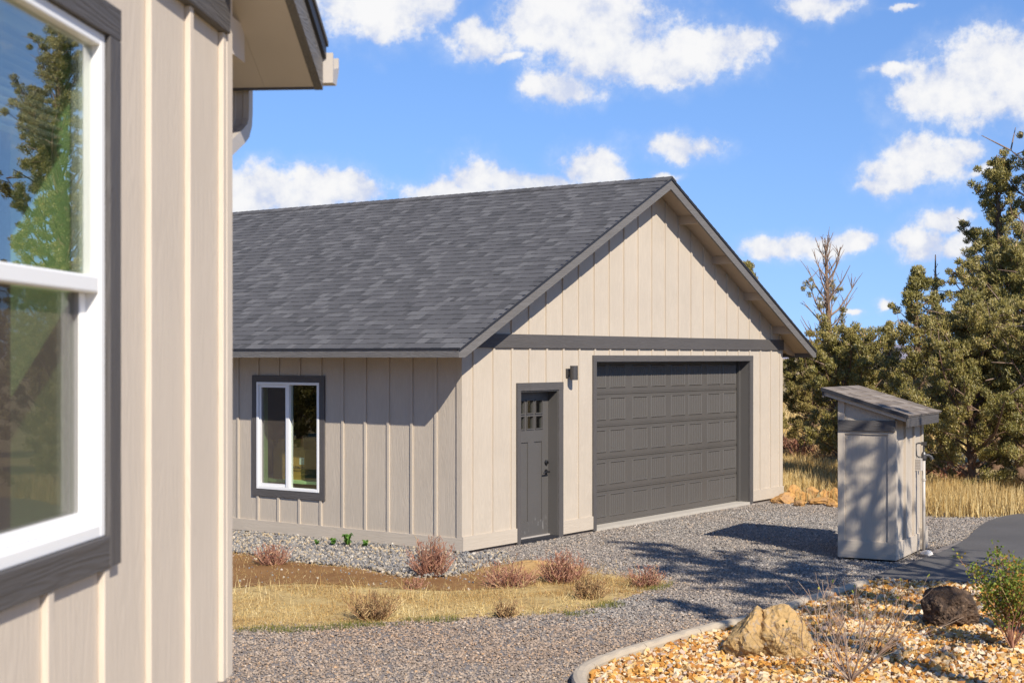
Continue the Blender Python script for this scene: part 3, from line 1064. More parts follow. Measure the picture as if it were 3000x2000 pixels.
# roof: boards, fascia, rake boards, rafters
rb = MB()
for sgn in (0, 1):
    def q(x):
        return W - x if sgn else x
    poly = [(q(-O1), rtop(-O1) - .012), (q(W / 2), rtop(W / 2) - .012), (q(W / 2), rtop(W / 2) - .06), (q(-O1), rtop(-O1) - .06)]
    rb.prism(poly, 'y', -O2, D + O2)
rb.build('roof_deck', M['soffit'], garage)
bx('fascia', 'fascia_y', -O1 - .022, -O1, -O2 - .0, D + O2, 2.513, 2.586)
bx('fascia', 'fascia_y', W + O1, W + O1 + .022, -O2, D + O2, 2.513, 2.586)
bx('fascia', 'fascia_y', -O1 - .020, -O1 - .001, -O2 + .0, D + O2, 2.5862, 2.614)
bx('fascia', 'fascia_y', W + O1 + .001, W + O1 + .020, -O2, D + O2, 2.5862, 2.614)
bx('drip_edge', 'flash', -O1 - .034, -O1 - .0005, -O2 - .03, D + O2, 2.6145, 2.634)
bx('drip_edge', 'flash', W + O1 + .0005, W + O1 + .034, -O2 - .03, D + O2, 2.6145, 2.634)
for sgn in (0, 1):
    def q(x):
        return W - x if sgn else x
    e0 = -O1 - .022
    tt, bt = .044, .186
    poly = [(q(e0), rtop(e0) - tt), (q(W / 2), rtop(W / 2) - tt), (q(W / 2), rtop(W / 2) - bt), (q(2 * (2.513 - 2.648 + bt) - O1), 2.513), (q(e0), 2.513)]
    MB().prism(poly, 'y', -O2 - .03, -O2 - .0005).build('rake_board', M['fascia_x'], garage)
    poly = [(q(e0), rtop(e0) - .008), (q(W / 2), rtop(W / 2) - .008), (q(W / 2), rtop(W / 2) - tt + .0), (q(e0), rtop(e0) - tt)]
    MB().prism(poly, 'y', -O2 - .046, -O2 - .001).build('rake_flashing', M['flash'], garage)
    # barge rafter against the wall plane, lookouts, rafter tails
    poly = [(q(-.02), run(0) - .002 - .01), (q(W / 2), run(W / 2) - .002), (q(W / 2), run(W / 2) - .05), (q(-.02), run(0) - .06)]
    MB().prism(poly, 'y', -.017, -.0).build('frieze_board', M['soffit'], garage) if False else None
    for xl in (3.72, 2.58, 1.46, .34):
        c = q(xl)
        zt = min(run(xl - .045), run(xl + .045))
        MB().prism([(c - .045, min(run(c - .045), run(c + .045)) - .085), (c + .045, min(run(c - .045), run(c + .045)) - .085),
                    (c + .045, run(c + .045) - .001), (c - .045, run(c - .045) - .001)], 'y', -O2, -.0).build('lookout', M['soffit'], garage)
    for k in range(18):
        y = .02 + k * .61
        poly = [(q(-O1), run(-O1) - .001), (q(-.0), run(0) - .001), (q(0), run(0) - .145), (q(-.30), run(-.30) - .145), (q(-O1), 2.54)]
        MB().prism(poly, 'y', y, y + .04).build('rafter_tail', M['soffit'], garage)

# shingles: metre strips of laminated tabs, butt edges showing
ca, sa = math.cos(ang), math.sin(ang)
EXP = 0.1427


def strip_mesh(L, seed):
    rr = random.Random(seed)
    vs_, fs_ = [], []
    x = 0.0
    k = 0
    while x < L - 1e-6:
        w = rr.uniform(.07, .19)
        if L - x - w < .08:
            w = L - x
        t = .010 if k % 2 == 0 else .0065
        b = len(vs_)
        x1 = x + w - (0.0 if x + w > L - 1e-6 else .0008)
        vs_ += [(x, 0, 0), (x1, 0, 0), (x1, .168, .0005), (x, .168, .0005), (x, 0, t), (x1, 0, t), (x1, .168, .0015), (x, .168, .0015)]
        fs_ += [(b + 4, b + 5, b + 6, b + 7), (b, b + 1, b + 5, b + 4), (b + 1, b + 2, b + 6, b + 5), (b + 3, b, b + 4, b + 7)]
        x += w
        k += 1
    return vs_, fs_


NV = 24
SV = [strip_mesh(1.0, 100 + i) for i in range(NV)]
SM = []
for v, fcs in SV:
    b = MB().add(v, fcs)
    SM.append(b.mesh('shingle', M['shingle']))
NC = int(round(5.22 / ca / EXP))
cands = []
L0 = -O2 - .05
LEN = D + 2 * O2 + .05
for k in range(NC):
    off = (k * .382 + .17 * (k % 3)) % 1.0
    y1 = L0 - 0.0
    cuts = [L0] + [L0 + off + i for i in range(0, 14) if L0 + off + i > L0 + .12] + [L0 + LEN]
    cuts = [c for c in cuts if c < L0 + LEN - .1] + [L0 + LEN]
    for a, b in zip(cuts[:-1], cuts[1:]):
        cands.append((k, a, b))
Rm = Matrix(((0, ca, -sa, 0), (-1, 0, 0, 0), (0, sa, ca, 0), (0, 0, 0, 1)))


def slot(k, yend, right=False):
    dd = k * EXP - .02
    x = -O1 + dd * ca
    z = 2.648 - .012 + dd * sa
    return Matrix.Translation((x, yend, z)) @ Rm


gm = Matrix.Translation(GC) @ Matrix.Rotation(GTH, 4, 'Z')


def in_view(k, a, b):
    for y in (a, b):
        p = gm @ (slot(k, y) @ Vector((0, .07, 0)))
        px = 1500 + FPX * p.x / p.y
        if px > 675:
            return True, p.length
    return False, p.length


vis = []
for i, (k, a, b) in enumerate(cands):
    ok, dist_ = in_view(k, a, b)
    vis.append((0 if ok else 1, dist_, i))
vis.sort()
single = set(i for _, _, i in vis[:298])
rest = MB()
for i, (k, a, b) in enumerate(cands):
    L = b - a
    j = (i * 7 + k * 3) % NV
    if i in single:
        if abs(L - 1.0) < 1e-6:
            me = SM[j]
        else:
            me = MB().add(*strip_mesh(L, 900 + i)).mesh('shingle', M['shingle'])
        o = link('shingle', me, garage)
        o.matrix_local = slot(k, b)
    else:
        v, fcs = strip_mesh(L, 900 + i)
        mt = slot(k, b)
        rest.add([mt @ Vector(p) for p in v], fcs)
# the slope that faces away, joined
mir = Matrix(((-1, 0, 0, W), (0, 1, 0, 0), (0, 0, 1, 0), (0, 0, 0, 1)))
for i, (k, a, b) in enumerate(cands):
    v, fcs = strip_mesh(b - a, 3000 + i)
    mt = mir @ slot(k, b)
    rest.add([mt @ Vector(p) for p in v], [q_[::-1] for q_ in fcs])
tag(rest.build('shingle_field', M['shingle'], garage), kind='stuff')
# ridge caps
rc = MB()
y = L0
zr = rtop(W / 2)
while y < L0 + LEN - .1:
    wd = .13
    zz = zr + .012
    vs_ = [(W / 2 - wd, y, zz - wd * .5), (W / 2, y, zz), (W / 2 + wd, y, zz - wd * .5), (W / 2 - wd, y + .2, zz - wd * .5 - .008), (W / 2, y + .2, zz - .008), (W / 2 + wd, y + .2, zz - wd * .5 - .008),
           (W / 2 - wd, y, zz - wd * .5 - .016), (W / 2, y, zz - .016), (W / 2 + wd, y, zz - wd * .5 - .016)]
    rc.add(vs_, [(0, 1, 4, 3), (1, 2, 5, 4), (6, 7, 1, 0), (7, 8, 2, 1), (3, 6, 0), (2, 8, 5)])
    y += .143
tag(rc.build('ridge_cap', M['shingle'], garage), kind='stuff')

# things inside the garage window
def gpt(x, y, z=0.0):
    return gm @ Vector((x, y, z))


bench = empty('workbench', gpt(.62, 3.45, .045), GTH)
tag(bench, 'pale green topped workbench inside the garage window', 'workbench')
box('bench_top', M['jamb'], bench, -.40, .40, -.9, .9, .68, .72)
for sx in (-.34, .34):
    for sy in (-.82, .82):
        box('leg', M['interior'], bench, sx - .04, sx + .04, sy - .04, sy + .04, 0, .68)
carton = empty('cardboard_box', gpt(.50, 3.43, .766), GTH + R(5))
tag(carton, 'open cardboard box with black lettering standing behind the garage window', 'box')
cb = MB()
bw, bd, bh, th = .29, .17, .43, .006
cb.box(-bd, bd, -bw, bw, 0, th)
cb.box(-bd, -bd + th, -bw, bw, th, bh)
cb.box(bd - th, bd, -bw, bw, th, bh)
cb.box(-bd + th, bd - th, -bw, -bw + th, th, bh)
cb.box(-bd + th, bd - th, bw - th, bw, th, bh)
cb.build('box_body', M['card'], carton)
for nm, pts in (('flap', [(-bd, -bw + .02, bh), (-bd, bw - .02, bh), (-bd + .05, bw - .06, bh + .15), (-bd + .05, -bw + .06, bh + .15)]),
                ('flap', [(bd, -bw + .02, bh), (bd, bw - .02, bh), (bd - .06, bw - .06, bh + .14), (bd - .06, -bw + .06, bh + .14)]),
                ('flap', [(-bd + .02, bw, bh), (bd - .02, bw, bh), (bd - .05, bw + .08, bh + .12), (-bd + .05, bw + .08, bh + .12)])):
    a = [Vector(p) for p in pts]
    nrm = (a[1] - a[0]).cross(a[3] - a[0]).normalized() * .005
    vs_ = a + [p + nrm for p in a]
    MB().add(vs_, [(3, 2, 1, 0), (4, 5, 6, 7), (0, 1, 5, 4), (1, 2, 6, 5), (2, 3, 7, 6), (3, 0, 4, 7)]).build(nm, M['card'], carton)
box('paper_label', M['paper'], carton, -bd - .002, -bd - .0005, -bw + .012, -bw + .10, .22, .32)
tc = bpy.data.curves.new('lettering', 'FONT')
tc.body = 'HARMAN'
tc.size = .062
tc.extrude = .0006
tc.offset = .001
tc.align_x = 'CENTER'
tc.materials.append(M['ink'])
to = bpy.data.objects.new('lettering_curve', tc)
col.objects.link(to)
tme = bpy.data.meshes.new_from_object(to.evaluated_get(bpy.context.evaluated_depsgraph_get()))
bpy.data.objects.remove(to)
tme.materials.clear()
tme.materials.append(M['ink'])
o = link('lettering', tme, carton, (-bd - .0012, -.155, .155))
o.rotation_euler = (R(90), 0, R(-90))
for k, (w_, z_) in enumerate(((.17, .132), (.14, .118))):
    box('printed_line', M['ink'], carton, -bd - .0018, -bd - .0006, -.155 - w_ / 2, -.155 + w_ / 2, z_, z_ + .005)

# ------------------------------------------------------------------ house in front, on the left
house = empty('house', HC, math.atan2(HD.y, HD.x))
tag(house, 'tan board and batten house close by with white single hung window and dark trim', 'house')
hb0, hb1 = 1.336, 3.70                                     # bottom of the siding, bottom of the belly band
HP, HO1, HO2 = .465, .56, .205


def htop(x):
    x = x if x > -5.4 else -10.8 - x
    return 3.80 + HP * (HO1 - x)


def hx_(name, mat, x0, x1, y0, y1, z0, z1, bev=0.0, parent=None):
    return box(name, M[mat], parent or house, x0, x1, y0, y1, z0, z1, bev)


wl, wr, wb, wt_ = -2.44, -1.32, 2.011, 3.429
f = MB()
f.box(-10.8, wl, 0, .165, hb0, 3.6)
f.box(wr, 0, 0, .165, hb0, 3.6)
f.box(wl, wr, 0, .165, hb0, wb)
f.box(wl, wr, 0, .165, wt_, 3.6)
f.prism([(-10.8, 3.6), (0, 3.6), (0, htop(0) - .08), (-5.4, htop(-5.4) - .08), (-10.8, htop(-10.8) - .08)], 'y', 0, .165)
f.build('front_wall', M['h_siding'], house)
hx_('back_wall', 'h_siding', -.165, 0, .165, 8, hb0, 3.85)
hx_('foundation', 'founda', -10.75, -.03, .03, 8, -.4, hb0 - .002)
hx_('belly_band', 'grey_x', -10.8, -.085, -.036, 0, hb1, hb1 + .24, .004)
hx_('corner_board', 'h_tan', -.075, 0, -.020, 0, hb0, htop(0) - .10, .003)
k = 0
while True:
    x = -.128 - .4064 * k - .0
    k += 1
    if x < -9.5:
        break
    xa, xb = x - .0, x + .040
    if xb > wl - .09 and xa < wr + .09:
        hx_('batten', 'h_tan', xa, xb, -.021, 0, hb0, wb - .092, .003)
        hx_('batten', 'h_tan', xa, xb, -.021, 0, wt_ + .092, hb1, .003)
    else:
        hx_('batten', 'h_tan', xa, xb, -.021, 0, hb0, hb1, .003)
hx_('window_trim', 'grey_z', wr + .001, wr + .092, -.027, 0, wb - .09, wt_ + .0, .003)
hx_('window_trim', 'grey_z', wl - .092, wl - .001, -.027, 0, wb - .09, wt_ + .0, .003)
hx_('window_trim', 'grey_x', wl - .092, wr + .092, -.028, 0, wt_ + .001, wt_ + .092, .003)
hx_('window_trim', 'grey_x', wl - .0, wr + .0, -.027, 0, wb - .092, wb - .001, .003)
wf = MB()
fw = .036
wf.box(wl, wl + fw, -.012, .075, wb, wt_)
wf.box(wr - fw, wr, -.012, .075, wb, wt_)
wf.box(wl + fw, wr - fw, -.012, .075, wt_ - fw, wt_)
wf.box(wl + fw, wr - fw, -.012, .075, wb, wb + fw)
hw = wf.build('window', M['vinyl'], house, bevel=.004)
hx_('meeting_rail', 'vinyl', wl + fw, wr - fw, -.008, .045, 2.697, 2.745, .006, hw)
ls = MB()
a, b = wl + fw, wr - fw
ls.box(b - .048, b - .001, .030, .066, wb + fw + .001, 2.696)
ls.box(a + .001, a + .048, .030, .066, wb + fw + .001, 2.696)
ls.box(a + .048, b - .048, .030, .066, wb + fw + .001, wb + fw + .038)
ls.build('lower_sash', M['vinyl'], hw, bevel=.003)
MB().box(a, b, .014, .020, 2.746, wt_ - fw).build('pane', M['glass_near'], hw)
MB().box(a + .048, b - .048, .046, .052, wb + fw + .038, 2.696).build('pane', M['glass_near'], hw)
MB().add([(a + .048, .034, wb + fw + .038), (b - .048, .034, wb + fw + .038), (b - .048, .034, 2.696), (a + .048, .034, 2.696)], [(0, 1, 2, 3)]).build('insect_screen', M['screen'], hw)
jm = MB()
jm.box(wr - .012, wr, .078, .26, wb, wt_)
jm.box(wl, wl + .012, .078, .26, wb, wt_)
jm.box(wl + .012, wr - .012, .078, .26, wb, wb + .012)
jm.box(wl + .012, wr - .012, .078, .26, wt_ - .012, wt_)
jm.build('window_jamb', M['jamb'], house)
bl = hx_('window_blind', 'blind', wl + .03, wr - .03, .10, .15, 3.375, 3.412)
for i in range(12):
    z = 3.372 - i * .0235
    o = MB().box(wl + .03, wr - .03, .10, .148, z - .0016, z).build('slat', M['blind'], bl)
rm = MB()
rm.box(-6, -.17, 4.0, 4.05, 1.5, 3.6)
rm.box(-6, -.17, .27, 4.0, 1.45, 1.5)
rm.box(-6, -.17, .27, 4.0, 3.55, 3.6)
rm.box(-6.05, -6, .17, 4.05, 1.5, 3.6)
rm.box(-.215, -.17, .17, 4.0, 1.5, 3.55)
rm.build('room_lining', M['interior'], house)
# roof: deck, rake board, fascia, gutter
rd = MB()
rd.prism([(HO1, htop(HO1)), (-5.4, htop(-5.4)), (-5.4, htop(-5.4) - .06), (HO1, htop(HO1) - .06)], 'y', -HO2, 8.3)
rd.prism([(-5.4, htop(-5.4)), (-11.3, htop(-11.3)), (-11.3, htop(-11.3) - .06), (-5.4, htop(-5.4) - .06)], 'y', -HO2, 8.3)
rd.build('roof_deck', M['h_soffit'], house)
MB().prism([(.0, 3.622 + HP * HO1), (HO1 - .001, 3.6221), (HO1 - .001, 3.65), (.0, 3.65 + HP * HO1)], 'y', .0, 8.3).build('soffit', M['h_soffit'], house)
rs = MB()
rs.prism([(HO1 + .03, htop(HO1 + .03) + .004), (-5.4, htop(-5.4) + .004), (-5.4, htop(-5.4) + .024), (HO1 + .03, htop(HO1 + .03) + .024)], 'y', -HO2 - .055, 8.3)
rs.prism([(-5.4, htop(-5.4) + .004), (-11.3, htop(-11.3) + .004), (-11.3, htop(-11.3) + .024), (-5.4, htop(-5.4) + .024)], 'y', -HO2 - .055, 8.3)
rs.build('roof', M['shingle'], house)
sof = MB().prism([(HO1 - .0, 3.622), (-5.4, 3.622 + HP * 5.96), (-5.4, 3.652 + HP * 5.96), (HO1, 3.652)], 'y', -HO2 + .001, .0 - .001)
sof.build('soffit', M['h_soffit'], house)
rk = MB()
rk.prism([(HO1 + .02, htop(HO1 + .02) - .012), (-5.4, htop(-5.4) - .012), (-5.4, htop(-5.4) - .185), (HO1 + .02, 3.612)], 'y', -HO2 - .034, -HO2)
rk.build('rake_board', M['fascia_x'], house)
rk2 = MB()
rk2.prism([(HO1 + .02, htop(HO1 + .02) + .002), (-5.4, htop(-5.4) + .002), (-5.4, htop(-5.4) - .050), (HO1 + .02, htop(HO1 + .02) - .050)], 'y', -HO2 - .048, -HO2 - .0345)
rk2.build('rake_flashing', M['flash'], house)
hx_('fascia', 'grey_y', HO1 + .0005, HO1 + .022, -HO2, 8.3, 3.614, 3.775)
hx_('rafter_tail', 'h_soffit', .002, .24, -.002, .040, 3.66, 3.80)
gt = MB()
gt.prism([(.584, 3.765), (.584, 3.642), (.655, 3.642), (.672, 3.668), (.690, 3.690), (.708, 3.720), (.708, 3.765), (.700, 3.765), (.700, 3.725), (.60, 3.70), (.592, 3.765)], 'y', -HO2 - .075, 8.3)
gt.build('gutter', M['gutter'], house)
ds = MB()
path = [(.635, 3.66), (.635, 3.54), (.625, 3.49), (.59, 3.45), (.53, 3.42), (.10, 3.25), (.07, 3.22), (.055, 3.16), (.05, 1.0)]
hw_, hd_ = .042, .03
ring = []
for i, (px_, pz_) in enumerate(path):
    p0 = path[max(i - 1, 0)]
    p1 = path[min(i + 1, len(path) - 1)]
    tx, tz = p1[0] - p0[0], p1[1] - p0[1]
    l = math.hypot(tx, tz)
    nx_, nz_ = -tz / l, tx / l
    yc = .118
    pr = []
    for (aa, bb) in ((-1, -1), (-.4, -1), (-.33, -.86), (.33, -.86), (.4, -1), (1, -1), (1, 1), (-1, 1)):
        pr.append((px_ + nx_ * hd_ * bb, yc + hw_ * aa, pz_ + nz_ * hd_ * bb))
    ring.append(pr)
n = 8
fs_ = []
for i in range(len(ring) - 1):
    for j in range(n):
        a_, b_ = i * n + j, i * n + (j + 1) % n
        fs_.append((a_, b_, b_ + n, a_ + n))
ds.add([p for r_ in ring for p in r_], fs_)
ds.build('downspout', M['gutter'], house)

# ------------------------------------------------------------------ utility shed
SK_ = (4.714, 18.25, 0)
STH = math.atan2(.8745, .485)
shed = empty('utility_shed', SK_, STH)
tag(shed, 'small tan utility shed with sloping brown shingle roof beside the asphalt', 'shed')
SL, SW = 1.45, .712
sm_ = Matrix.Translation(SK_) @ Matrix.Rotation(STH, 4, 'Z')


def stop(y):
    return 1.817 + .301 * (y + .199)


def sx_(name, mat, x0, x1, y0, y1, z0, z1, bev=0.002, parent=None):
    return box(name, M[mat], parent or shed, x0, x1, y0, y1, z0, z1, bev)


b = MB()
b.prism([(0, .02), (SW, .02), (SW, stop(SW) - .07), (0, stop(0) - .07)], 'x', 0.0, SL)
b.build('wall', M['siding'], shed)
# board frame of the side that faces the camera
sx_('corner_board', 'tan_z', -.02, 0, .0, .085, .235, 1.625)
MB().prism([(SW - .085, .235), (SW, .235), (SW, stop(SW) - .085), (SW - .085, stop(SW - .085) - .085)], 'x', -.02, 0).build('corner_board', M['tan_z'], shed, bevel=.002)
sx_('corner_board', 'tan_z', -.02, .065, -.02, 0, .235, 1.74)
sx_('skirt_board', 'tan_y', -.024, 0, 0, SW, .02, .235)
sx_('skirt_board', 'tan_x', -.024, 1.16, -.024, 0, .02, .235)
sx_('skirt_board', 'tan_x', 1.22, SL + .06, -.045, 0, .02, .30)
sx_('belly_band', 'grey_y', -.045, -.0205, -.012, SW - .01, 1.60, 1.735, .006)
sx_('rail_board', 'tan_y', -.018, 0, .085, SW - .085, 1.56, 1.60)
for x in (.42, .86, 1.27):
    sx_('batten', 'tan_z', x, x + .05, -.03, 0, .235 if x < 1.2 else .30, 1.72)
roof = MB()
y0, y1, x0, x1 = -.199, .89, -.13, 1.55
roof.prism([(y0, stop(y0) - .012), (y1, stop(y1) - .012), (y1, stop(y1) - .03), (y0, stop(y0) - .03)], 'x', x0, x1)
rf = roof.build('roof', M['soffit'], shed)
sx_('fascia', 'grey_x', x0 + .02, x1 - .05, y0 + .012, y0 + .035, stop(y0) - .155, stop(y0) - .031, .002)
MB().prism([(y0 + .036, stop(y0 + .036) - .034), (y1 - .03, stop(y1 - .03) - .034), (y1 - .03, stop(y1 - .03) - .10), (y0 + .036, stop(y0 + .036) - .10)], 'x', x0 + .028, x0 + .05).build('rake_board', M['tan_y'], shed)
MB().prism([(y0 + .0, stop(y0) - .004), (y1, stop(y1) - .004), (y1, stop(y1) - .05), (y0, stop(y0) - .05)], 'x', x0 - .012, x0 - .001).build('rake_flashing', M['flash'], shed)
MB().prism([(y0 + .036, stop(y0 + .036) - .034), (y1 - .03, stop(y1 - .03) - .034), (y1 - .03, stop(y1 - .03) - .10), (y0 + .036, stop(y0 + .036) - .10)], 'x', x1 - .07, x1 - .05).build('rake_board', M['tan_y'], shed)
sx_('fascia', 'grey_x', x0 + .02, x1 - .05, y1 - .028, y1 - .005, stop(y1) - .13, stop(y1) - .033)
sa2 = math.atan(.301)
c2, s2 = math.cos(sa2), math.sin(sa2)
Rs = Matrix(((1, 0, 0, 0), (0, c2, -s2, 0), (0, s2, c2, 0), (0, 0, 0, 1)))
nc = 9
ex = (y1 - y0) / c2 / nc
for kk in range(nc):
    offs = (kk * .41) % .84
    cuts = [x0 - .012] + [c for c in (x0 + offs, x0 + offs + .84) if x0 + .1 < c < x1 - .1] + [x1]
    for a_, b_ in zip(cuts[:-1], cuts[1:]):
        me = MB().add(*strip_mesh(b_ - a_, 7000 + kk * 5 + int(a_ * 10))).mesh('shingle', M['shed_shingle'])
        o = link('shingle', me, shed)
        d_ = kk * ex - .015
        o.matrix_local = Matrix.Translation((a_, y0 + d_ * c2, stop(y0) - .010 + d_ * s2)) @ Rs @ Matrix.Diagonal((1, ex / .1427, 1, 1))
ob = sx_('outlet_box', 'gutter', .885, 1.01, -.105, -.0305, 1.062, 1.222, .004)
mp = MB()
for i in range(5):
    for j in range(7):
        mp.box(.8835, .8848, -.095 + i * .013, -.088 + i * .013, 1.08 + j * .019, 1.09 + j * .019)
mp.build('vent_hole', M['founda'], ob)

hyd = empty('yard_hydrant', sm_ @ Vector((.985, -.115, 0)), STH)
tag(hyd, 'slim yard hydrant with dark lever head standing against the shed wall', 'hydrant')
MB().tube([(0, 0, -.05), (0, 0, 1.20)], .021, 10).build('riser_pipe', M['gutter'], hyd, smooth=True)
MB().tube([(0, 0, .93), (0, 0, .96)], .028, 10).build('coupling', M['gutter'], hyd)
hh = MB()
hh.tube([(0, 0, 1.19), (0, 0, 1.22), (0, 0, 1.27), (0, 0, 1.30)], [.024, .036, .034, .022], 10)
hh.tube([(0, 0, 1.26), (.03, -.055, 1.255), (.04, -.085, 1.235), (.044, -.095, 1.205)], [.02, .02, .021, .023], 8)
hh.tube([(0, 0, 1.30), (0, 0, 1.40)], .012, 8)
hd = hh.build('hydrant_head', M['lamp'], hyd)
lv = MB()
lv.tube([(0, .0, 1.405), (-.03, .055, 1.415), (-.05, .085, 1.405), (-.052, .09, 1.36), (-.05, .085, 1.26), (-.035, .06, 1.235), (-.01, .02, 1.24)], .011, 7)
lv.box(-.018, .018, -.03, .03, 1.385, 1.43)
lv.build('lever', M['lamp'], hyd)

# ------------------------------------------------------------------ kerb of the planting bed
from mathutils import noise as mn
edging = empty('kerb_edging', (CURBL[0][0], CURBL[0][1], 0))
tag(edging, 'pale curved concrete edging between the gravel and the amber stone bed', 'edging')
cp = np.array(CURBL)
seg = np.hypot(*np.diff(cp, axis=0).T)
cum = np.concatenate([[0], np.cumsum(seg)])


def cpt(s):
    return np.array([np.interp(s, cum, cp[:, 0]), np.interp(s, cum, cp[:, 1])])


s0 = 0.0
pl = .92
while s0 < cum[-1] - .1:
    s1 = min(s0 + pl - .012, cum[-1])
    m = MB()
    rows = []
    ns = max(2, int((s1 - s0) / .1) + 1)
    for q in range(ns + 1):
        s_ = s0 + (s1 - s0) * q / ns
        p = cpt(s_)
        t = cpt(min(s_ + .03, cum[-1])) - cpt(max(s_ - .03, 0))
        t /= max(np.hypot(*t), 1e-9)
        nn = np.array([-t[1], t[0]])                 # to the right of travel is the bed, left the gravel
        wv = .004 * math.sin(s_ * 17) + .003 * math.sin(s_ * 41)
        prof = [(-.058, -.05), (-.058, .056), (-.046, .076), (-.016, .085 + wv), (.025, .083 + wv), (.048, .072), (.058, .052), (.058, -.05)]
        rows.append([(p[0] + nn[0] * a_ - CURBL[0][0], p[1] + nn[1] * a_ - CURBL[0][1], z_) for a_, z_ in prof])
    k = len(prof)
    vs_ = [p for r_ in rows for p in r_]
    fs_ = [(i * k + j, i * k + (j + 1) % k, (i + 1) * k + (j + 1) % k, (i + 1) * k + j) for i in range(ns) for j in range(k)]
    fs_ += [tuple(range(k)), tuple(range(ns * k, ns * k + k))[::-1]]
    m.add(vs_, fs_)
    m.build('kerb_piece', M['curb'], edging)
    s0 += pl

# ------------------------------------------------------------------ rocks


def rock(name, loc, size, mat, seed, sub=3, rough=.28, sharp=1.0, link_it=True):
    import bmesh
    bm = bmesh.new()
    bmesh.ops.create_icosphere(bm, subdivisions=sub, radius=1.0)
    rr = random.Random(seed)
    cuts = [(Vector((rr.uniform(-1, 1), rr.uniform(-1, 1), rr.uniform(-.6, 1))).normalized(), rr.uniform(.55, .85)) for _ in range(9)]
    off = Vector((seed * 3.1, seed * 1.7, seed * .9))
    for v in bm.verts:
        p = v.co.copy()
        for nrm, dd in cuts:                          # broken faces
            e_ = p.dot(nrm) - dd
            if e_ > 0:
                p -= nrm * e_ * .85 * sharp
        p *= 1 + rough * (mn.noise(p * 1.3 + off)) + rough * .45 * mn.noise(p * 3.2 + off) + rough * .26 * mn.noise(p * 8 + off) + rough * .12 * mn.noise(p * 19 + off)
        v.co = Vector((p.x * size[0], p.y * size[1], p.z * size[2]))
    me = bpy.data.meshes.new(name)
    bm.to_mesh(me)
    bm.free()
    me.materials.append(mat)
    o = link(name, me)
    o.location = loc
    o.rotation_euler = (0, 0, rr.uniform(0, 6))
    return o


bpos = gp(2265, 1925)
o = rock('boulder', (bpos[0] + .06, bpos[1], .17), (.27, .30, .31), M['boulder'], 5, 5, .20)
o2 = rock('boulder', (bpos[0] - .17, bpos[1] + .03, .14), (.24, .28, .25), M['boulder'], 8, 5, .20)
import bmesh
bmj = bmesh.new()
bmj.from_mesh(o.data)
o2m = o2.data.copy()
o2m.transform(o.matrix_basis.inverted() @ o2.matrix_basis)
bmj.from_mesh(o2m)
bmj.to_mesh(o.data)
bmj.free()
bpy.data.objects.remove(o2)
tag(o, 'large yellow boulder sitting among the amber bed stones', 'boulder')
lpos = gp(2785, 1838)
o = rock('lava_boulder', (lpos[0], lpos[1], .19), (.27, .25, .26), M['lava'], 12, 5, .26, .7)
tag(o, 'dark brown lava boulder beside the green shrub', 'boulder')
o = rock('white_stone', (*(sm_ @ Vector((.80, -.20, .03))).xy, .02), (.10, .075, .055), M['palerock'], 3, 2, .1)
tag(o, 'smooth white stone on the gravel at the foot of the shed', 'stone')
RK = [(2300, 1462, 62, 34, 'broad yellow border rock touching the garage corner'), (2331, 1444, 40, 34, 'peaked orange rock standing tallest over the border pile'),
      (2324, 1456, 20, 22, 'small pale rock under the peaked orange rock'), (2346, 1453, 32, 28, 'rust red rock right of the peaked orange rock'),
      (2363, 1452, 24, 22, 'little tan rock wedged in the middle of the border pile'), (2387, 1451, 44, 34, 'blocky orange rock with a dark brown end'),
      (2412, 1449, 30, 28, 'dark brown rock behind the flat slab rock'), (2405, 1466, 74, 24, 'long flat slab rock lying in front of the border pile'),
      (2428, 1450, 26, 22, 'pale rock on top of the pile near the shed'), (2447, 1455, 40, 36, 'grey rock in shade against the shed edge of the pile'),
      (2438, 1470, 44, 24, 'low brown rock in the grass beside the shed'), (2345, 1468, 40, 20, 'low yellow rock half buried at the gravel edge')]
for i, (px_, py_, w_, h_, lb_) in enumerate(RK):
    base = gp(px_, max(py_, 1452) + 12)
    sc_ = base[1] / FPX
    z_ = max(0.0, (1462 - py_) * sc_ * .9)
    o = rock('border_rock', (base[0], base[1] + rng.uniform(-.1, .25), z_ * .6 + h_ * sc_ * .3), (w_ * sc_ * .62, w_ * sc_ * .5, h_ * sc_ * .62), M['rubble'], 40 + i, 3, .25)
    tag(o, lb_, 'rock', 'rocks piled along the edge of the gravel')

# ------------------------------------------------------------------ gravel, drain rock, bed stones
gpoly = [tuple(HC.xy + HD.xy * 0.0)] if False else None
NEARG = [(-3.2, 11.2), (1.2, 11.2), (1.2, 12.0), (5.0, 16.9), (5.2, 17.0), (-4.4, 17.0)]
MIDG = [(-4.4, 17.0), (5.4, 17.0), gp(2720, 1615), gp(2838, 1575), gp(2870, 1545), gp(2915, 1520), gp(3010, 1506), gp(3010, 1500), gp(2720, 1500), gp(2455, 1478), gp(2296, 1464), (4.9, 26.5), (-.6, 19.0), (-5.0, 17.6)]
bedhole = list(BED)
asph = smooth_poly(ASPH, 2)
shed_fp = [tuple((sm_ @ Vector(q)).xy) for q in ((0, 0, 0), (SL, 0, 0), (SL, SW, 0), (0, SW, 0))]
gar_fp = [tuple(gpt(*q).xy) for q in ((0, 0), (W, 0), (W, D), (0, D))]
lawn_in = LAWN
P1 = scatter(NEARG, 68000, (bedhole, asph, lawn_in, gar_fp))
brown = P1[:, 1] + .35 * np.sin(P1[:, 0] * 2.1) + rng.normal(0, .45, len(P1)) + .25 * P1[:, 0] < 14.6
stones('brown_gravel', P1[brown], -.005, .006, .017, M['gravel_brown'], 'tet', .3, flat=(.45, .8), tilt=.4)
stones('gravel', P1[~brown], -.005, .006, .017, M['gravel'], 'tet', .3, flat=(.45, .8), tilt=.4)
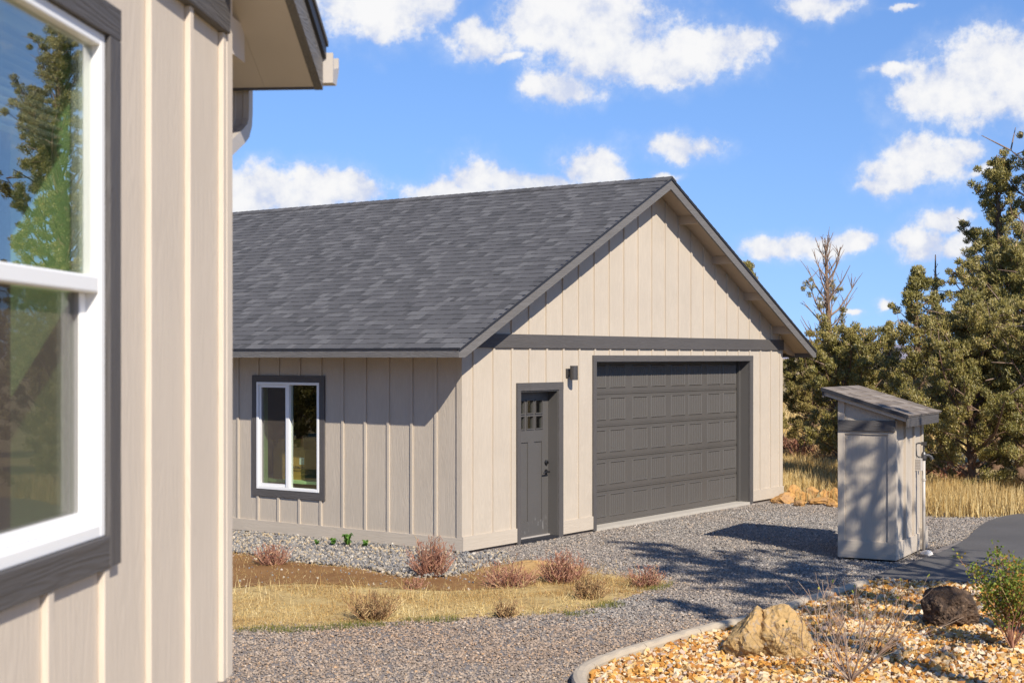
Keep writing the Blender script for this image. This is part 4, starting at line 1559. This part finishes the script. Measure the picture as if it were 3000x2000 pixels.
P2 = scatter(MIDG, 60000, (bedhole, asph, lawn_in, gar_fp, shed_fp))
stones('gravel', P2, -.005, .007, .018, M['gravel'], 'tet', .3, flat=(.45, .8), tilt=.4)
# sprinkle over the lawn's edge
ring_ = np.array(LAWN)
idx = rng.integers(0, len(ring_), 2600)
P3 = ring_[idx] + rng.normal(0, .12, (2600, 2))
P3 = P3[~inpoly(P3, gar_fp)]
stones('gravel', P3, -.004, .006, .016, M['gravel_brown'], flat=(.4, .7), tilt=.55)
# drain rock along the side wall and round the corner
DR = [tuple(gpt(-.02, -.25).xy), tuple(gpt(-.02, 6.5).xy), gp(520, 1560), gp(520, 1616), gp(684, 1618), gp(853, 1645), gp(1070, 1665), gp(1180, 1692), gp(1300, 1692), gp(1400, 1672), gp(1470, 1650), gp(1490, 1625), gp(1440, 1612)]
P4 = scatter(DR, 11000, (gar_fp,))
stones('drain_rock', P4, rng.uniform(-.005, .03, len(P4)), .012, .028, M['drain'], 'ico', .25, (.5, .85))
P5 = scatter(SOIL, 160)
stones('pebbles', P5, .0, .006, .02, M['drain'], 'ico', .25)
bed_vis = list(CURBL)[:-12] + [(1.2, 11.0), (5.2, 11.0), (6.2, 15.75)] + [gp(*p) for p in [(3000, 1722), (2870, 1718), (2700, 1710), (2560, 1703)]]
P6 = scatter(bed_vis, 24000)
cpd = np.min(np.hypot(P6[:, None, 0] - cp[None, :, 0], P6[:, None, 1] - cp[None, :, 1]), 1)
P6 = P6[cpd > .085]
stones('bed_stones', P6, rng.uniform(0, .04, len(P6)), .012, .034, M['bedrock'], 'cube', .4, (.4, .8), tilt=.5)

# ------------------------------------------------------------------ grass and weeds


def blades(name, P, z, h, wid, mat, lean=.35, seg=1):
    n = len(P)
    hh = rng.uniform(*h, n)
    a = rng.uniform(0, 2 * np.pi, n)
    w = rng.uniform(*wid, n)
    sx = np.stack([np.cos(a), np.sin(a), np.zeros(n)], 1) * (w / 2)[:, None]
    la = rng.uniform(0, 2 * np.pi, n)
    ln = np.abs(rng.normal(0, lean, n)) * hh
    tip = np.stack([np.cos(la) * ln, np.sin(la) * ln, np.sqrt(np.maximum(hh ** 2 - ln ** 2, (hh * .12) ** 2))], 1)
    base = np.stack([P[:, 0], P[:, 1], np.full(n, z)], 1)
    if seg == 1:
        V = np.stack([base - sx, base + sx, base + tip], 1).reshape(-1, 3)
        F = np.arange(n * 3).reshape(-1, 3)
    else:
        mid = tip * .5
        mid[:, 2] *= 1.25
        V = np.stack([base - sx, base + sx, base + mid + sx * .7, base + mid - sx * .7, base + tip + sx * .25, base + tip - sx * .25], 1).reshape(-1, 3)
        b = (np.arange(n) * 6)[:, None]
        F = np.concatenate([b + np.array([[0, 1, 2, 3]]), b + np.array([[3, 2, 4, 5]])])
    return tag(link(name, np_mesh(name, V, F, mat)), kind='stuff')


lawn_hole = (SOIL,)
L1 = scatter(LAWN, 52000, lawn_hole)
# thinner and patchy towards the soil
keep = np.array([mn.noise(Vector((p[0] * 1.4, p[1] * 1.4, 3))) for p in L1]) > -.22
L1 = L1[keep]
# the side towards the bare soil is browner, the side towards the drive pale
back = L1[:, 1] + rng.normal(0, .35, len(L1)) + .12 * L1[:, 0] > 15.75
blades('dry_grass', L1[~back], -.005, (.012, .042), (.004, .009), M['straw'], .9)
blades('brown_grass', L1[back], -.005, (.012, .048), (.004, .009), M['brownstraw'], .9)
L2 = scatter(LAWN, 5200, lawn_hole)
blades('dry_grass', L2, .012, (.08, .20), (.004, .008), M['straw'], 2.5)
L3 = scatter(SOIL, 700)
blades('dry_grass', L3, .0, (.02, .05), (.004, .008), M['straw'], 1.0)
L4 = scatter(SOIL, 2600)
L4 = L4[np.array([mn.noise(Vector((p[0] * 1.7, p[1] * 2.3, 21))) for p in L4]) > .0]
blades('brown_litter', L4, .004, (.02, .07), (.004, .009), M['brownstraw'], 2.2)
L5 = rng.normal(0, 1, (420, 2)) * np.array([.45, .27]) + np.array(gp(1560, 1668))
blades('brown_litter', L5, .05, (.03, .08), (.004, .008), M['brownstraw'], 1.0)
# green blades on the near edge of the lawn
GE = smooth_poly([gp(*p) for p in [(690, 1838), (1000, 1822), (1300, 1806), (1500, 1800), (1710, 1785), (1960, 1700), (1990, 1712), (1760, 1800), (1500, 1816), (1200, 1828), (1000, 1842), (690, 1862)]], 1)
G1 = scatter(GE, 5200)
kg = np.array([mn.noise(Vector((p[0] * 1.8, p[1] * 2.5, 8))) for p in G1]) > .02
blades('green_grass', G1[kg], -.006, (.02, .075), (.004, .007), M['greengrass'], .5)
# tall straw behind the shed and along the asphalt
T1 = scatter([gp(2690, 1512), gp(2790, 1516), gp(2900, 1514), gp(3060, 1512), (10.2, 25.4), (8.8, 27.5), (6.2, 26.0)], 14000)
T1 = T1[np.array([mn.noise(Vector((p[0] * 1.1, p[1] * 1.1, 5))) for p in T1]) > -.18]
blades('tall_grass', T1, -.01, (.14, .50), (.006, .013), M['tallstraw'], .28, 2)
T2 = scatter([(4.4, 27.0), gp(2296, 1436), gp(2470, 1436), gp(2700, 1460), (9.5, 32), (10.5, 39), (5.5, 39), (3.6, 30)], 26000)
blades('meadow_grass', T2, -.01, (.08, .28), (.012, .024), M['tallstraw'], .45)
T3 = scatter([gp(2300, 1468), gp(2456, 1482), gp(2456, 1472), gp(2300, 1460)], 90)
blades('tall_grass', T3, -.01, (.15, .4), (.008, .013), M['tallstraw'], .25, 2)
T4 = scatter([(5, 39), (15, 39), (34, 90), (6, 90)], 30000)
blades('scrub_grass', T4, -.02, (.25, .6), (.05, .10), M['tallstraw'], .5)


def weed(name, loc, w, h, n, mat, seed, label, cat='dead weed', group=None, side=3, r0=.0038, spread=1.15):
    rr = random.Random(seed)
    m = MB()
    for i in range(n):
        a = rr.uniform(0, 6.283)
        q = math.sqrt(rr.random())
        bx0 = Vector((math.cos(a), math.sin(a), 0)) * q * w * .22
        lean = q * rr.uniform(.6, 1.15) * spread
        H = h * rr.uniform(.35, 1.15) * (1 - .3 * q) * (1.25 if rr.random() < .06 else 1)
        tip = Vector((math.cos(a + rr.uniform(-.5, .5)) * lean * w * .5, math.sin(a + rr.uniform(-.5, .5)) * lean * w * .5, H))
        pts = [bx0, bx0.lerp(tip, .4) + Vector((rr.uniform(-1, 1), rr.uniform(-1, 1), -.4)) * w * .04, bx0.lerp(tip, .75) + Vector((rr.uniform(-1, 1), rr.uniform(-1, 1), 0)) * w * .03, tip]
        r = r0 * rr.uniform(.7, 1.2)
        m.tube(pts, [r * 1.3, r, r * .8, r * .4], side, False)
        for _ in range(rr.randint(2, 6)):
            t = rr.uniform(.25, .95)
            p = pts[0].lerp(tip, t)
            d = Vector((rr.uniform(-1, 1), rr.uniform(-1, 1), rr.uniform(.3, 1.3))).normalized() * h * rr.uniform(.08, .22)
            m.tube([p, p + d * .6 + Vector((0, 0, .004)), p + d], [r * .9, r * 1.0, r * .35], side, False)
    o = m.build(name, mat, None, loc)
    return tag(o, label, cat, group)


WD = [(1262, 1686, 150, 130, 150, 'weed', 'largest reddish dry weed, right under the corner of the garage'),
      (797, 1652, 120, 75, 100, 'weed', 'brown dry weed on the bare soil near the house wall'),
      (1093, 1812, 175, 95, 150, 'weed_olive', 'wide brown dry weed in the straw at the near edge of the lawn'),
      (1490, 1716, 190, 80, 110, 'weed', 'low reddish weed in front of the bare earth hump'),
      (1650, 1704, 150, 100, 150, 'weed', 'tall bushy reddish weed at the gravel side of the lawn'),
      (1730, 1752, 120, 80, 120, 'weed_olive', 'olive straw coloured weed in front of the bushy reddish weed'),
      (1888, 1716, 130, 66, 90, 'weed', 'small reddish weed at the far tip of the lawn'),
      (1485, 1806, 100, 60, 70, 'weed_olive', 'sparse thin weed on the green edge of the lawn'),
      (1220, 1722, 80, 36, 40, 'weed', 'tiny brown weed between soil and straw')]
for i, (px_, py_, w_, h_, n_, mt, lb_) in enumerate(WD):
    b_ = gp(px_, py_)
    s_ = b_[1] / FPX
    weed('dry_weed', (b_[0], b_[1], -.006), w_ * s_ * 1.0, h_ * s_ * .95, n_, M[mt], 60 + i, lb_, 'dead weed', 'dry weeds on the lawn')
# brush under the far junipers
for i, (px_, py_, w_, h_, lb_) in enumerate([(2350, 1345, 120, 60, 'brown dry brush under the dead topped juniper'), (2425, 1352, 110, 70, 'rusty dry brush next to the shed corner'),
                                              (2310, 1330, 90, 70, 'dark dry brush touching the garage wall edge'), (2600, 1400, 200, 90, 'dry brush hidden behind the shed'), (2780, 1405, 160, 70, 'dry brush under the juniper right of the shed')]):
    b_ = gp(px_, py_)
    s_ = b_[1] / FPX
    weed('dry_brush', (b_[0], b_[1], -.01), w_ * s_, h_ * s_, 90, M['weed_olive' if i % 2 else 'weed'], 160 + i, lb_, 'brush', 'dry brush under the junipers', r0=.011)
# small green weeds on the drain rock
for i, (px_, py_, w_, h_, lb_) in enumerate([(928, 1602, 22, 22, 'leftmost tiny green weed sprouting from the drain rock'), (976, 1602, 28, 24, 'tiny green weed left of the largest green weed'),
                                              (1018, 1603, 44, 40, 'largest green weed growing against the garage skirting'), (1070, 1606, 34, 22, 'tiny green weed right of the largest green weed')]):
    b_ = gp(px_, py_)
    s_ = b_[1] / FPX
    m = MB()
    for q in range(26):
        a = rng.uniform(0, 6.28)
        l = rng.uniform(.4, 1) * w_ * s_ * .55
        up = rng.uniform(.3, 1) * h_ * s_
        p0 = Vector((0, 0, 0))
        p1 = Vector((math.cos(a) * l * .6, math.sin(a) * l * .6, up))
        p2 = Vector((math.cos(a) * l, math.sin(a) * l, up * .8))
        sd = Vector((-math.sin(a), math.cos(a), 0)) * .018
        m.add([p0, p1 - sd, p2, p1 + sd], [(0, 1, 2, 3)])
    tag(m.build('green_weed', M['weedleaf'], None, (b_[0], b_[1], .02)), lb_, 'weed', 'green weeds on the drain rock')

# bare shrub and green shrub in the bed


def branchy(seed, base_n, H, Wd, levels, r0, up=.6):
    rr = random.Random(seed)
    m = MB()
    tips = []

    def grow(p, d, L, r, lev):
        pts = [p]
        q, dd = p.copy(), d.copy()
        for _ in range(3):
            dd = (dd + Vector((rr.uniform(-.22, .22), rr.uniform(-.22, .22), rr.uniform(-.02, .16)))).normalized()
            q = q + dd * L / 3
            pts.append(q.copy())
        m.tube(pts, [r, r * .85, r * .7, r * .55], 4 if lev > 1 else 5, False)
        tips.append((pts[-1], dd, lev))
        if lev < levels:
            for _ in range(rr.randint(2, 4)):
                t = rr.choice((1, 2, 3))
                nd_ = (dd + Vector((rr.uniform(-1, 1), rr.uniform(-1, 1), rr.uniform(-.1, .7))) * .75).normalized()
                grow(pts[t].copy(), nd_, L * rr.uniform(.4, .75), r * .6, lev + 1)
    for i in range(base_n):
        a = rr.uniform(0, 6.283)
        d = Vector((math.cos(a) * rr.uniform(.2, 1) * Wd, math.sin(a) * rr.uniform(.2, 1) * Wd, up)).normalized()
        grow(Vector((math.cos(a) * .012, math.sin(a) * .012, .05)), d, H * rr.uniform(.45, .62), r0 * rr.uniform(.6, 1), 1)
    return m, tips


m, tips = branchy(21, 18, .90, 1.2, 3, .0078, .8)
m.tube([(0, 0, -.05), (.005, 0, .03), (0, 0, .12)], [.020, .016, .011], 7, False)
bs = m.build('bare_shrub', M['twig'], None, (2.59, 11.35, 0))
tag(bs, 'leafless twiggy shrub in front of the yellow boulder', 'shrub')
lf = MB()
for p, d, lev in tips:
    if lev == 3 and rng.random() < .10:
        s_ = Vector((rng.uniform(-1, 1), rng.uniform(-1, 1), .4)).normalized() * .012
        lf.add([p, p + s_ + d * .012, p + d * .03, p - s_ + d * .012], [(0, 1, 2, 3)])
tag(lf.build('leaves', M['leaf'], bs), kind='stuff')
gpn = gp(2965, 1912)
m, tips = branchy(33, 20, .74, .62, 3, .007, 1.0)
gs = m.build('green_shrub', M['weed'], None, (gpn[0], gpn[1], 0))
tag(gs, 'leafy green shrub with reddish stems at the edge of the stone bed', 'shrub')
lf = MB()
for p, d, lev in tips:
    if lev < 2:
        continue
    for _ in range(22):
        c = p + Vector((rng.uniform(-1, 1), rng.uniform(-1, 1), rng.uniform(-1, 1))) * .05 - d * rng.uniform(0, .08)
        e_ = Vector((rng.uniform(-1, 1), rng.uniform(-1, 1), rng.uniform(0, 1))).normalized()
        s_ = e_.cross(Vector((rng.uniform(-1, 1), rng.uniform(-1, 1), rng.uniform(-1, 1)))).normalized() * .0095
        lf.add([c, c + s_ + e_ * .014, c + e_ * .030, c - s_ + e_ * .014], [(0, 1, 2, 3)])
tag(lf.build('leaves', M['leaf'], gs), kind='stuff')

# ------------------------------------------------------------------ junipers


def juniper_parts(seed, H, Rad, nb=44, per=46, prof='cone', bare=0.0, low=.04, clump=(.12, .22), leafs=(.05, .10), dens=1.0, gap=.0, upang=.5, trad=.013):
    rr = random.Random(seed)
    nr = np.random.default_rng(seed)
    m = MB()
    dead = MB()
    tw = [Vector((0, 0, -.1))]
    ax, ay = rr.uniform(-.04, .04), rr.uniform(-.04, .04)
    N = 9
    for i in range(1, N + 1):
        t = i / N
        tw.append(Vector((ax * H * t + rr.uniform(-.02, .02) * H * .5, ay * H * t + rr.uniform(-.02, .02) * H * .5, H * t * .985)))
    m.tube(tw, [max(.012, 2 * trad * H * (1 - i / (N + .2)) ** .8) for i in range(N + 1)], 7, False)

    def trunk(t):
        f_ = t * N
        i = min(int(f_), N - 1)
        return tw[i].lerp(tw[i + 1], f_ - i)
    cl, cr, cd = [], [], []
    for k in range(nb):
        t = low + (1 - low) * ((k + rr.random()) / nb) ** .92
        if prof == 'cone':
            pr = (1 - t) ** .75 * (.55 + .45 * min(1, t / .18)) + .05
        elif prof == 'candelabra':
            pr = .80 * (1 - t) ** .6 + .36
        elif prof == 'ball':
            pr = math.sqrt(max(0, 1 - (abs(t - .38) / .66) ** 2.2)) + .03
        else:
            pr = .35 + .65 * math.sin(math.pi * min(1, t * .9 + .12)) - .25 * t
        L = Rad * pr * rr.uniform(.55, 1.12)
        if rr.random() < .12:
            L *= 1.25
        a = k * 2.399 + rr.uniform(-.5, .5)
        p0 = trunk(t * .97)
        el_ = upang * rr.uniform(.3, 1.4) + .5 * t
        d = Vector((math.cos(a) * math.cos(el_), math.sin(a) * math.cos(el_), math.sin(el_)))
        pts = [p0]
        q = p0.copy()
        for s in range(4):
            d = (d + Vector((rr.uniform(-.18, .18), rr.uniform(-.18, .18), rr.uniform(-.02, .20) + (.16 if prof == 'candelabra' else 0)))).normalized()
            q = q + d * L / 4
            pts.append(q.copy())
        r = (.010 if not (prof == 'candelabra' and t > .3) else .014) + .014 * L
        isdead = t > 1 - bare
        (dead if isdead else m).tube(pts, [r, r * .8, r * .6, r * .4, r * .22], 4, False)
        if isdead:
            for s in range(5):
                i = rr.randint(1, 3)
                dd = (d + Vector((rr.uniform(-1, 1), rr.uniform(-1, 1), rr.uniform(0, .9)))).normalized() * L * rr.uniform(.2, .5)
                dead.tube([pts[i], pts[i] + dd * .5 + Vector((0, 0, .02)), pts[i] + dd], [r * .4, r * .3, r * .15], 3, False)
            if rr.random() < .55 or t > 1 - bare * .45:
                continue
        if rr.random() < .45:                      # bare pale twigs showing in the gaps
            for s in range(3):
                i = rr.randint(1, 4)
                dd = (d * .6 + Vector((rr.uniform(-1, 1), rr.uniform(-1, 1), rr.uniform(-.6, .6)))).normalized() * L * rr.uniform(.2, .45)
                dead.tube([pts[i], pts[i] + dd * .5, pts[i] + dd], [r * .45, r * .35, r * .18], 3, False)
        step = .15
        ncl = max(2, int(L * .68 / step))
        for s in range(ncl):
            u_ = .36 + .64 * (s + 1) / ncl
            f_ = u_ * 4
            i = min(int(f_), 3)
            c = pts[i].lerp(pts[i + 1], f_ - i)
            for w_ in range(2 if u_ > .4 else 1):
                if rr.random() < gap:
                    continue
                side = Vector((rr.uniform(-1, 1), rr.uniform(-1, 1), rr.uniform(-.35, .8)))
                cc = c + side * L * .16
                if w_ and rr.random() < .6:
                    m.tube([c, c.lerp(cc, .6) + Vector((0, 0, .01)), cc], [r * .3, r * .22, r * .12], 3, False)
                cl.append(cc)
                cr.append(rr.uniform(*clump) * (1.12 - .35 * u_))
                cd.append((d + Vector((0, 0, .5))).normalized())
    # leader
    if bare == 0:
        for s in range(5):
            cl.append(trunk(.86 + .03 * s))
            cr.append(clump[0] * (1 - .12 * s))
            cd.append(Vector((0, 0, 1)))
    cl, cr, cd = np.array(cl), np.array(cr), np.array(cd)
    n = int(per * dens * 4.0)
    K = len(cl)
    off = nr.normal(0, 1, (K, n, 3))
    off /= np.linalg.norm(off, axis=2, keepdims=True)
    rad = nr.random((K, n, 1)) ** .45
    P = cl[:, None] + off * rad * cr[:, None, None] * np.array([1, 1, .85])
    dirv_ = off * .35 + cd[:, None] * .6 + np.array([0, 0, .45]) + nr.normal(0, .5, (K, n, 3))
    dirv_ /= np.linalg.norm(dirv_, axis=2, keepdims=True)
    sd = np.cross(dirv_, off + np.array([.15, -.33, .28]) + nr.normal(0, .45, (K, n, 3)))
    sd /= np.linalg.norm(sd, axis=2, keepdims=True)
    ln = nr.uniform(*leafs, (K, n, 1)) * .62
    wd = ln * nr.uniform(.16, .30, (K, n, 1))
    P, dirv_, sd, ln, wd = [q.reshape(-1, q.shape[-1]) for q in (P, dirv_, sd, ln, wd)]
    nrm = np.cross(dirv_, sd)
    V = np.stack([P + sd * wd, P + dirv_ * ln + nrm * ln * .12, P - sd * wd], 1).reshape(-1, 3)
    F = np.arange(len(V)).reshape(-1, 3)
    return m, dead, V, F


def juniper(loc, label, seed, H, Rad, mat='foliage', group='junipers behind the garage and shed', rotz=0.0, **kw):
    m, dead, V, F = juniper_parts(seed, H, Rad, **kw)
    root = empty('juniper_tree', loc, rotz)
    tag(root, label, 'tree', group)
    m.build('trunk', M['bark'], root, smooth=True)
    if dead.v:
        tag(dead.build('dead_branches', M['deadwood'], root, smooth=True), kind='stuff')
    o = link('crown', np_mesh('crown', V, F, M[mat]), root)
    return root


juniper((8.25, 38.5, 0), 'juniper with a bare dead top beside the garage roof', 3, 5.7, 1.45, nb=56, per=17, bare=.62, prof='candelabra', clump=(.08, .14), leafs=(.06, .11), upang=.30, gap=.52, mat='foliage_pale', trad=.0125)
juniper((7.35, 36.3, 0), 'low round juniper between the garage wall and the dead topped juniper', 4, 2.55, 1.1, nb=50, per=34, prof='ball', clump=(.09, .165), leafs=(.07, .11), gap=.3, mat='foliage_pale')
juniper((9.1, 37.6, 0), 'small bushy juniper just left of the shed roof', 5, 2.5, 1.0, nb=46, per=34, prof='ball', clump=(.09, .165), leafs=(.07, .11), gap=.3, mat='foliage_pale')
juniper((9.0, 35.6, 0), 'narrow upright juniper behind the peak of the shed roof', 6, 3.45, .75, nb=38, per=32, prof='cone', clump=(.09, .155), leafs=(.06, .10), gap=.25)
juniper((7.85, 28.6, 0), 'pointed green juniper rising over the low end of the shed roof', 7, 4.35, 1.35, nb=60, per=40, prof='cone', clump=(.10, .18), leafs=(.055, .10), gap=.25)
juniper((10.9, 37.5, 0), 'thin half dead juniper with a bare pink trunk behind the tallest junipers', 8, 5.2, .95, nb=40, per=30, prof='cone', bare=.3, low=.3, gap=.5, clump=(.09, .155), leafs=(.06, .11), trad=.014)
juniper((11.0, 33.6, 0), 'big dark juniper standing in front of the tallest one', 9, 7.2, 2.5, nb=84, per=44, prof='cone', clump=(.10, .18), leafs=(.055, .10), gap=.28)
juniper((12.7, 32.4, 0), 'tallest juniper reaching up the right edge of the photo', 10, 10.7, 3.0, nb=100, per=46, prof='column', clump=(.10, .18), leafs=(.055, .10), gap=.24)
juniper((8.15, 26.3, 0), 'low wide juniper nearest the shed, spreading over the tall straw', 11, 3.1, 1.5, nb=72, per=46, prof='ball', clump=(.095, .165), leafs=(.05, .09), gap=.18)
juniper((9.3, 25.6, 0), 'low juniper at the right edge over the asphalt', 12, 2.9, 1.4, nb=64, per=46, prof='ball', clump=(.095, .165), leafs=(.05, .09), gap=.18)
juniper((10.1, 29.6, 0), 'bushy juniper between the pointed one and the right edge', 17, 4.4, 1.7, nb=70, per=46, prof='ball', clump=(.10, .175), leafs=(.055, .10), gap=.2)
juniper((7.05, 31.0, 0), 'middle juniper directly behind the shed roof', 14, 2.9, 1.2, nb=54, per=44, prof='ball', clump=(.10, .17), leafs=(.055, .10), gap=.15)
juniper((5.95, 36.5, 0), 'juniper whose tips peek over the right roof slope of the garage', 13, 5.0, 1.15, nb=44, per=36, prof='cone', clump=(.10, .175), leafs=(.06, .11))
juniper((7.1, 12.3, 0), 'near juniper at the right that shades the shed and the asphalt', 15, 7.4, 2.5, nb=46, per=30, prof='column', low=.36, clump=(.08, .135), leafs=(.05, .10), gap=.68, upang=.2)
juniper((6.3, 10.0, 0), 'taller near juniper whose shadow streaks the gravel', 16, 8.8, 2.3, nb=52, per=34, prof='column', low=.42, clump=(.11, .19), leafs=(.05, .10), gap=.32, upang=.15)
juniper((5.4, 7.3, 0), 'small near juniper beside the stone bed, nearest the camera', 18, 7.0, 1.25, nb=32, per=30, prof='column', low=.55, clump=(.08, .14), leafs=(.05, .10), gap=.45, upang=.15)


# copies of a few of them further off
protos = [o for o in bpy.data.objects if o.name.startswith('juniper_tree')]
by = {o.name: o for o in protos}
plist = [protos[i] for i in (1, 2, 6, 11)]


def copy_tree(src, loc, rot, s, label, group):
    r = src.copy()
    col.objects.link(r)
    r.location = loc
    r.rotation_euler = (0, 0, rot)
    r.scale = (s, s, s)
    r['label'], r['group'] = label, group
    for ch in list(src.children):
        c = ch.copy()
        col.objects.link(c)
        c.parent = r
    return r


FAR = [(14, 52), (18, 58), (11.5, 55), (21, 66), (15.5, 70), (26, 74), (12.5, 66), (19, 84), (28, 92), (23, 54), (13.8, 46), (16.2, 44)]
for i, (x, y) in enumerate(FAR):
    copy_tree(plist[i % 4], (x, y, -.05), i * 1.9, (.85, .9, .38, .85)[i % 4], 'distant juniper in the scrub beyond the nearer trees', 'distant junipers in the scrub')
LEFTS = [(-13, 15, .9), (-16, 19, 1.6), (-19, 12, 1.0), (-24, 17, 1.6), (-15, 8.5, .9), (-28, 10, 1.6)]
for i, (x, y, s) in enumerate(LEFTS):
    copy_tree(plist[(i + 2) % 4], (x, y, -.05), i * 2.3, s, 'juniper standing left of the garage, mirrored in its window', 'junipers left of the garage')
RS = [(13.5, 22, 1.2), (14.8, 27, .8), (16.5, 35, 1.2), (14.0, 29.5, 1.3)]
for i, (x, y, s) in enumerate(RS):
    copy_tree(plist[(i + 1) % 4], (x, y, -.05), i * 1.3 + .5, s, 'juniper outside the right edge, mirrored in the house window', 'junipers right of the asphalt')
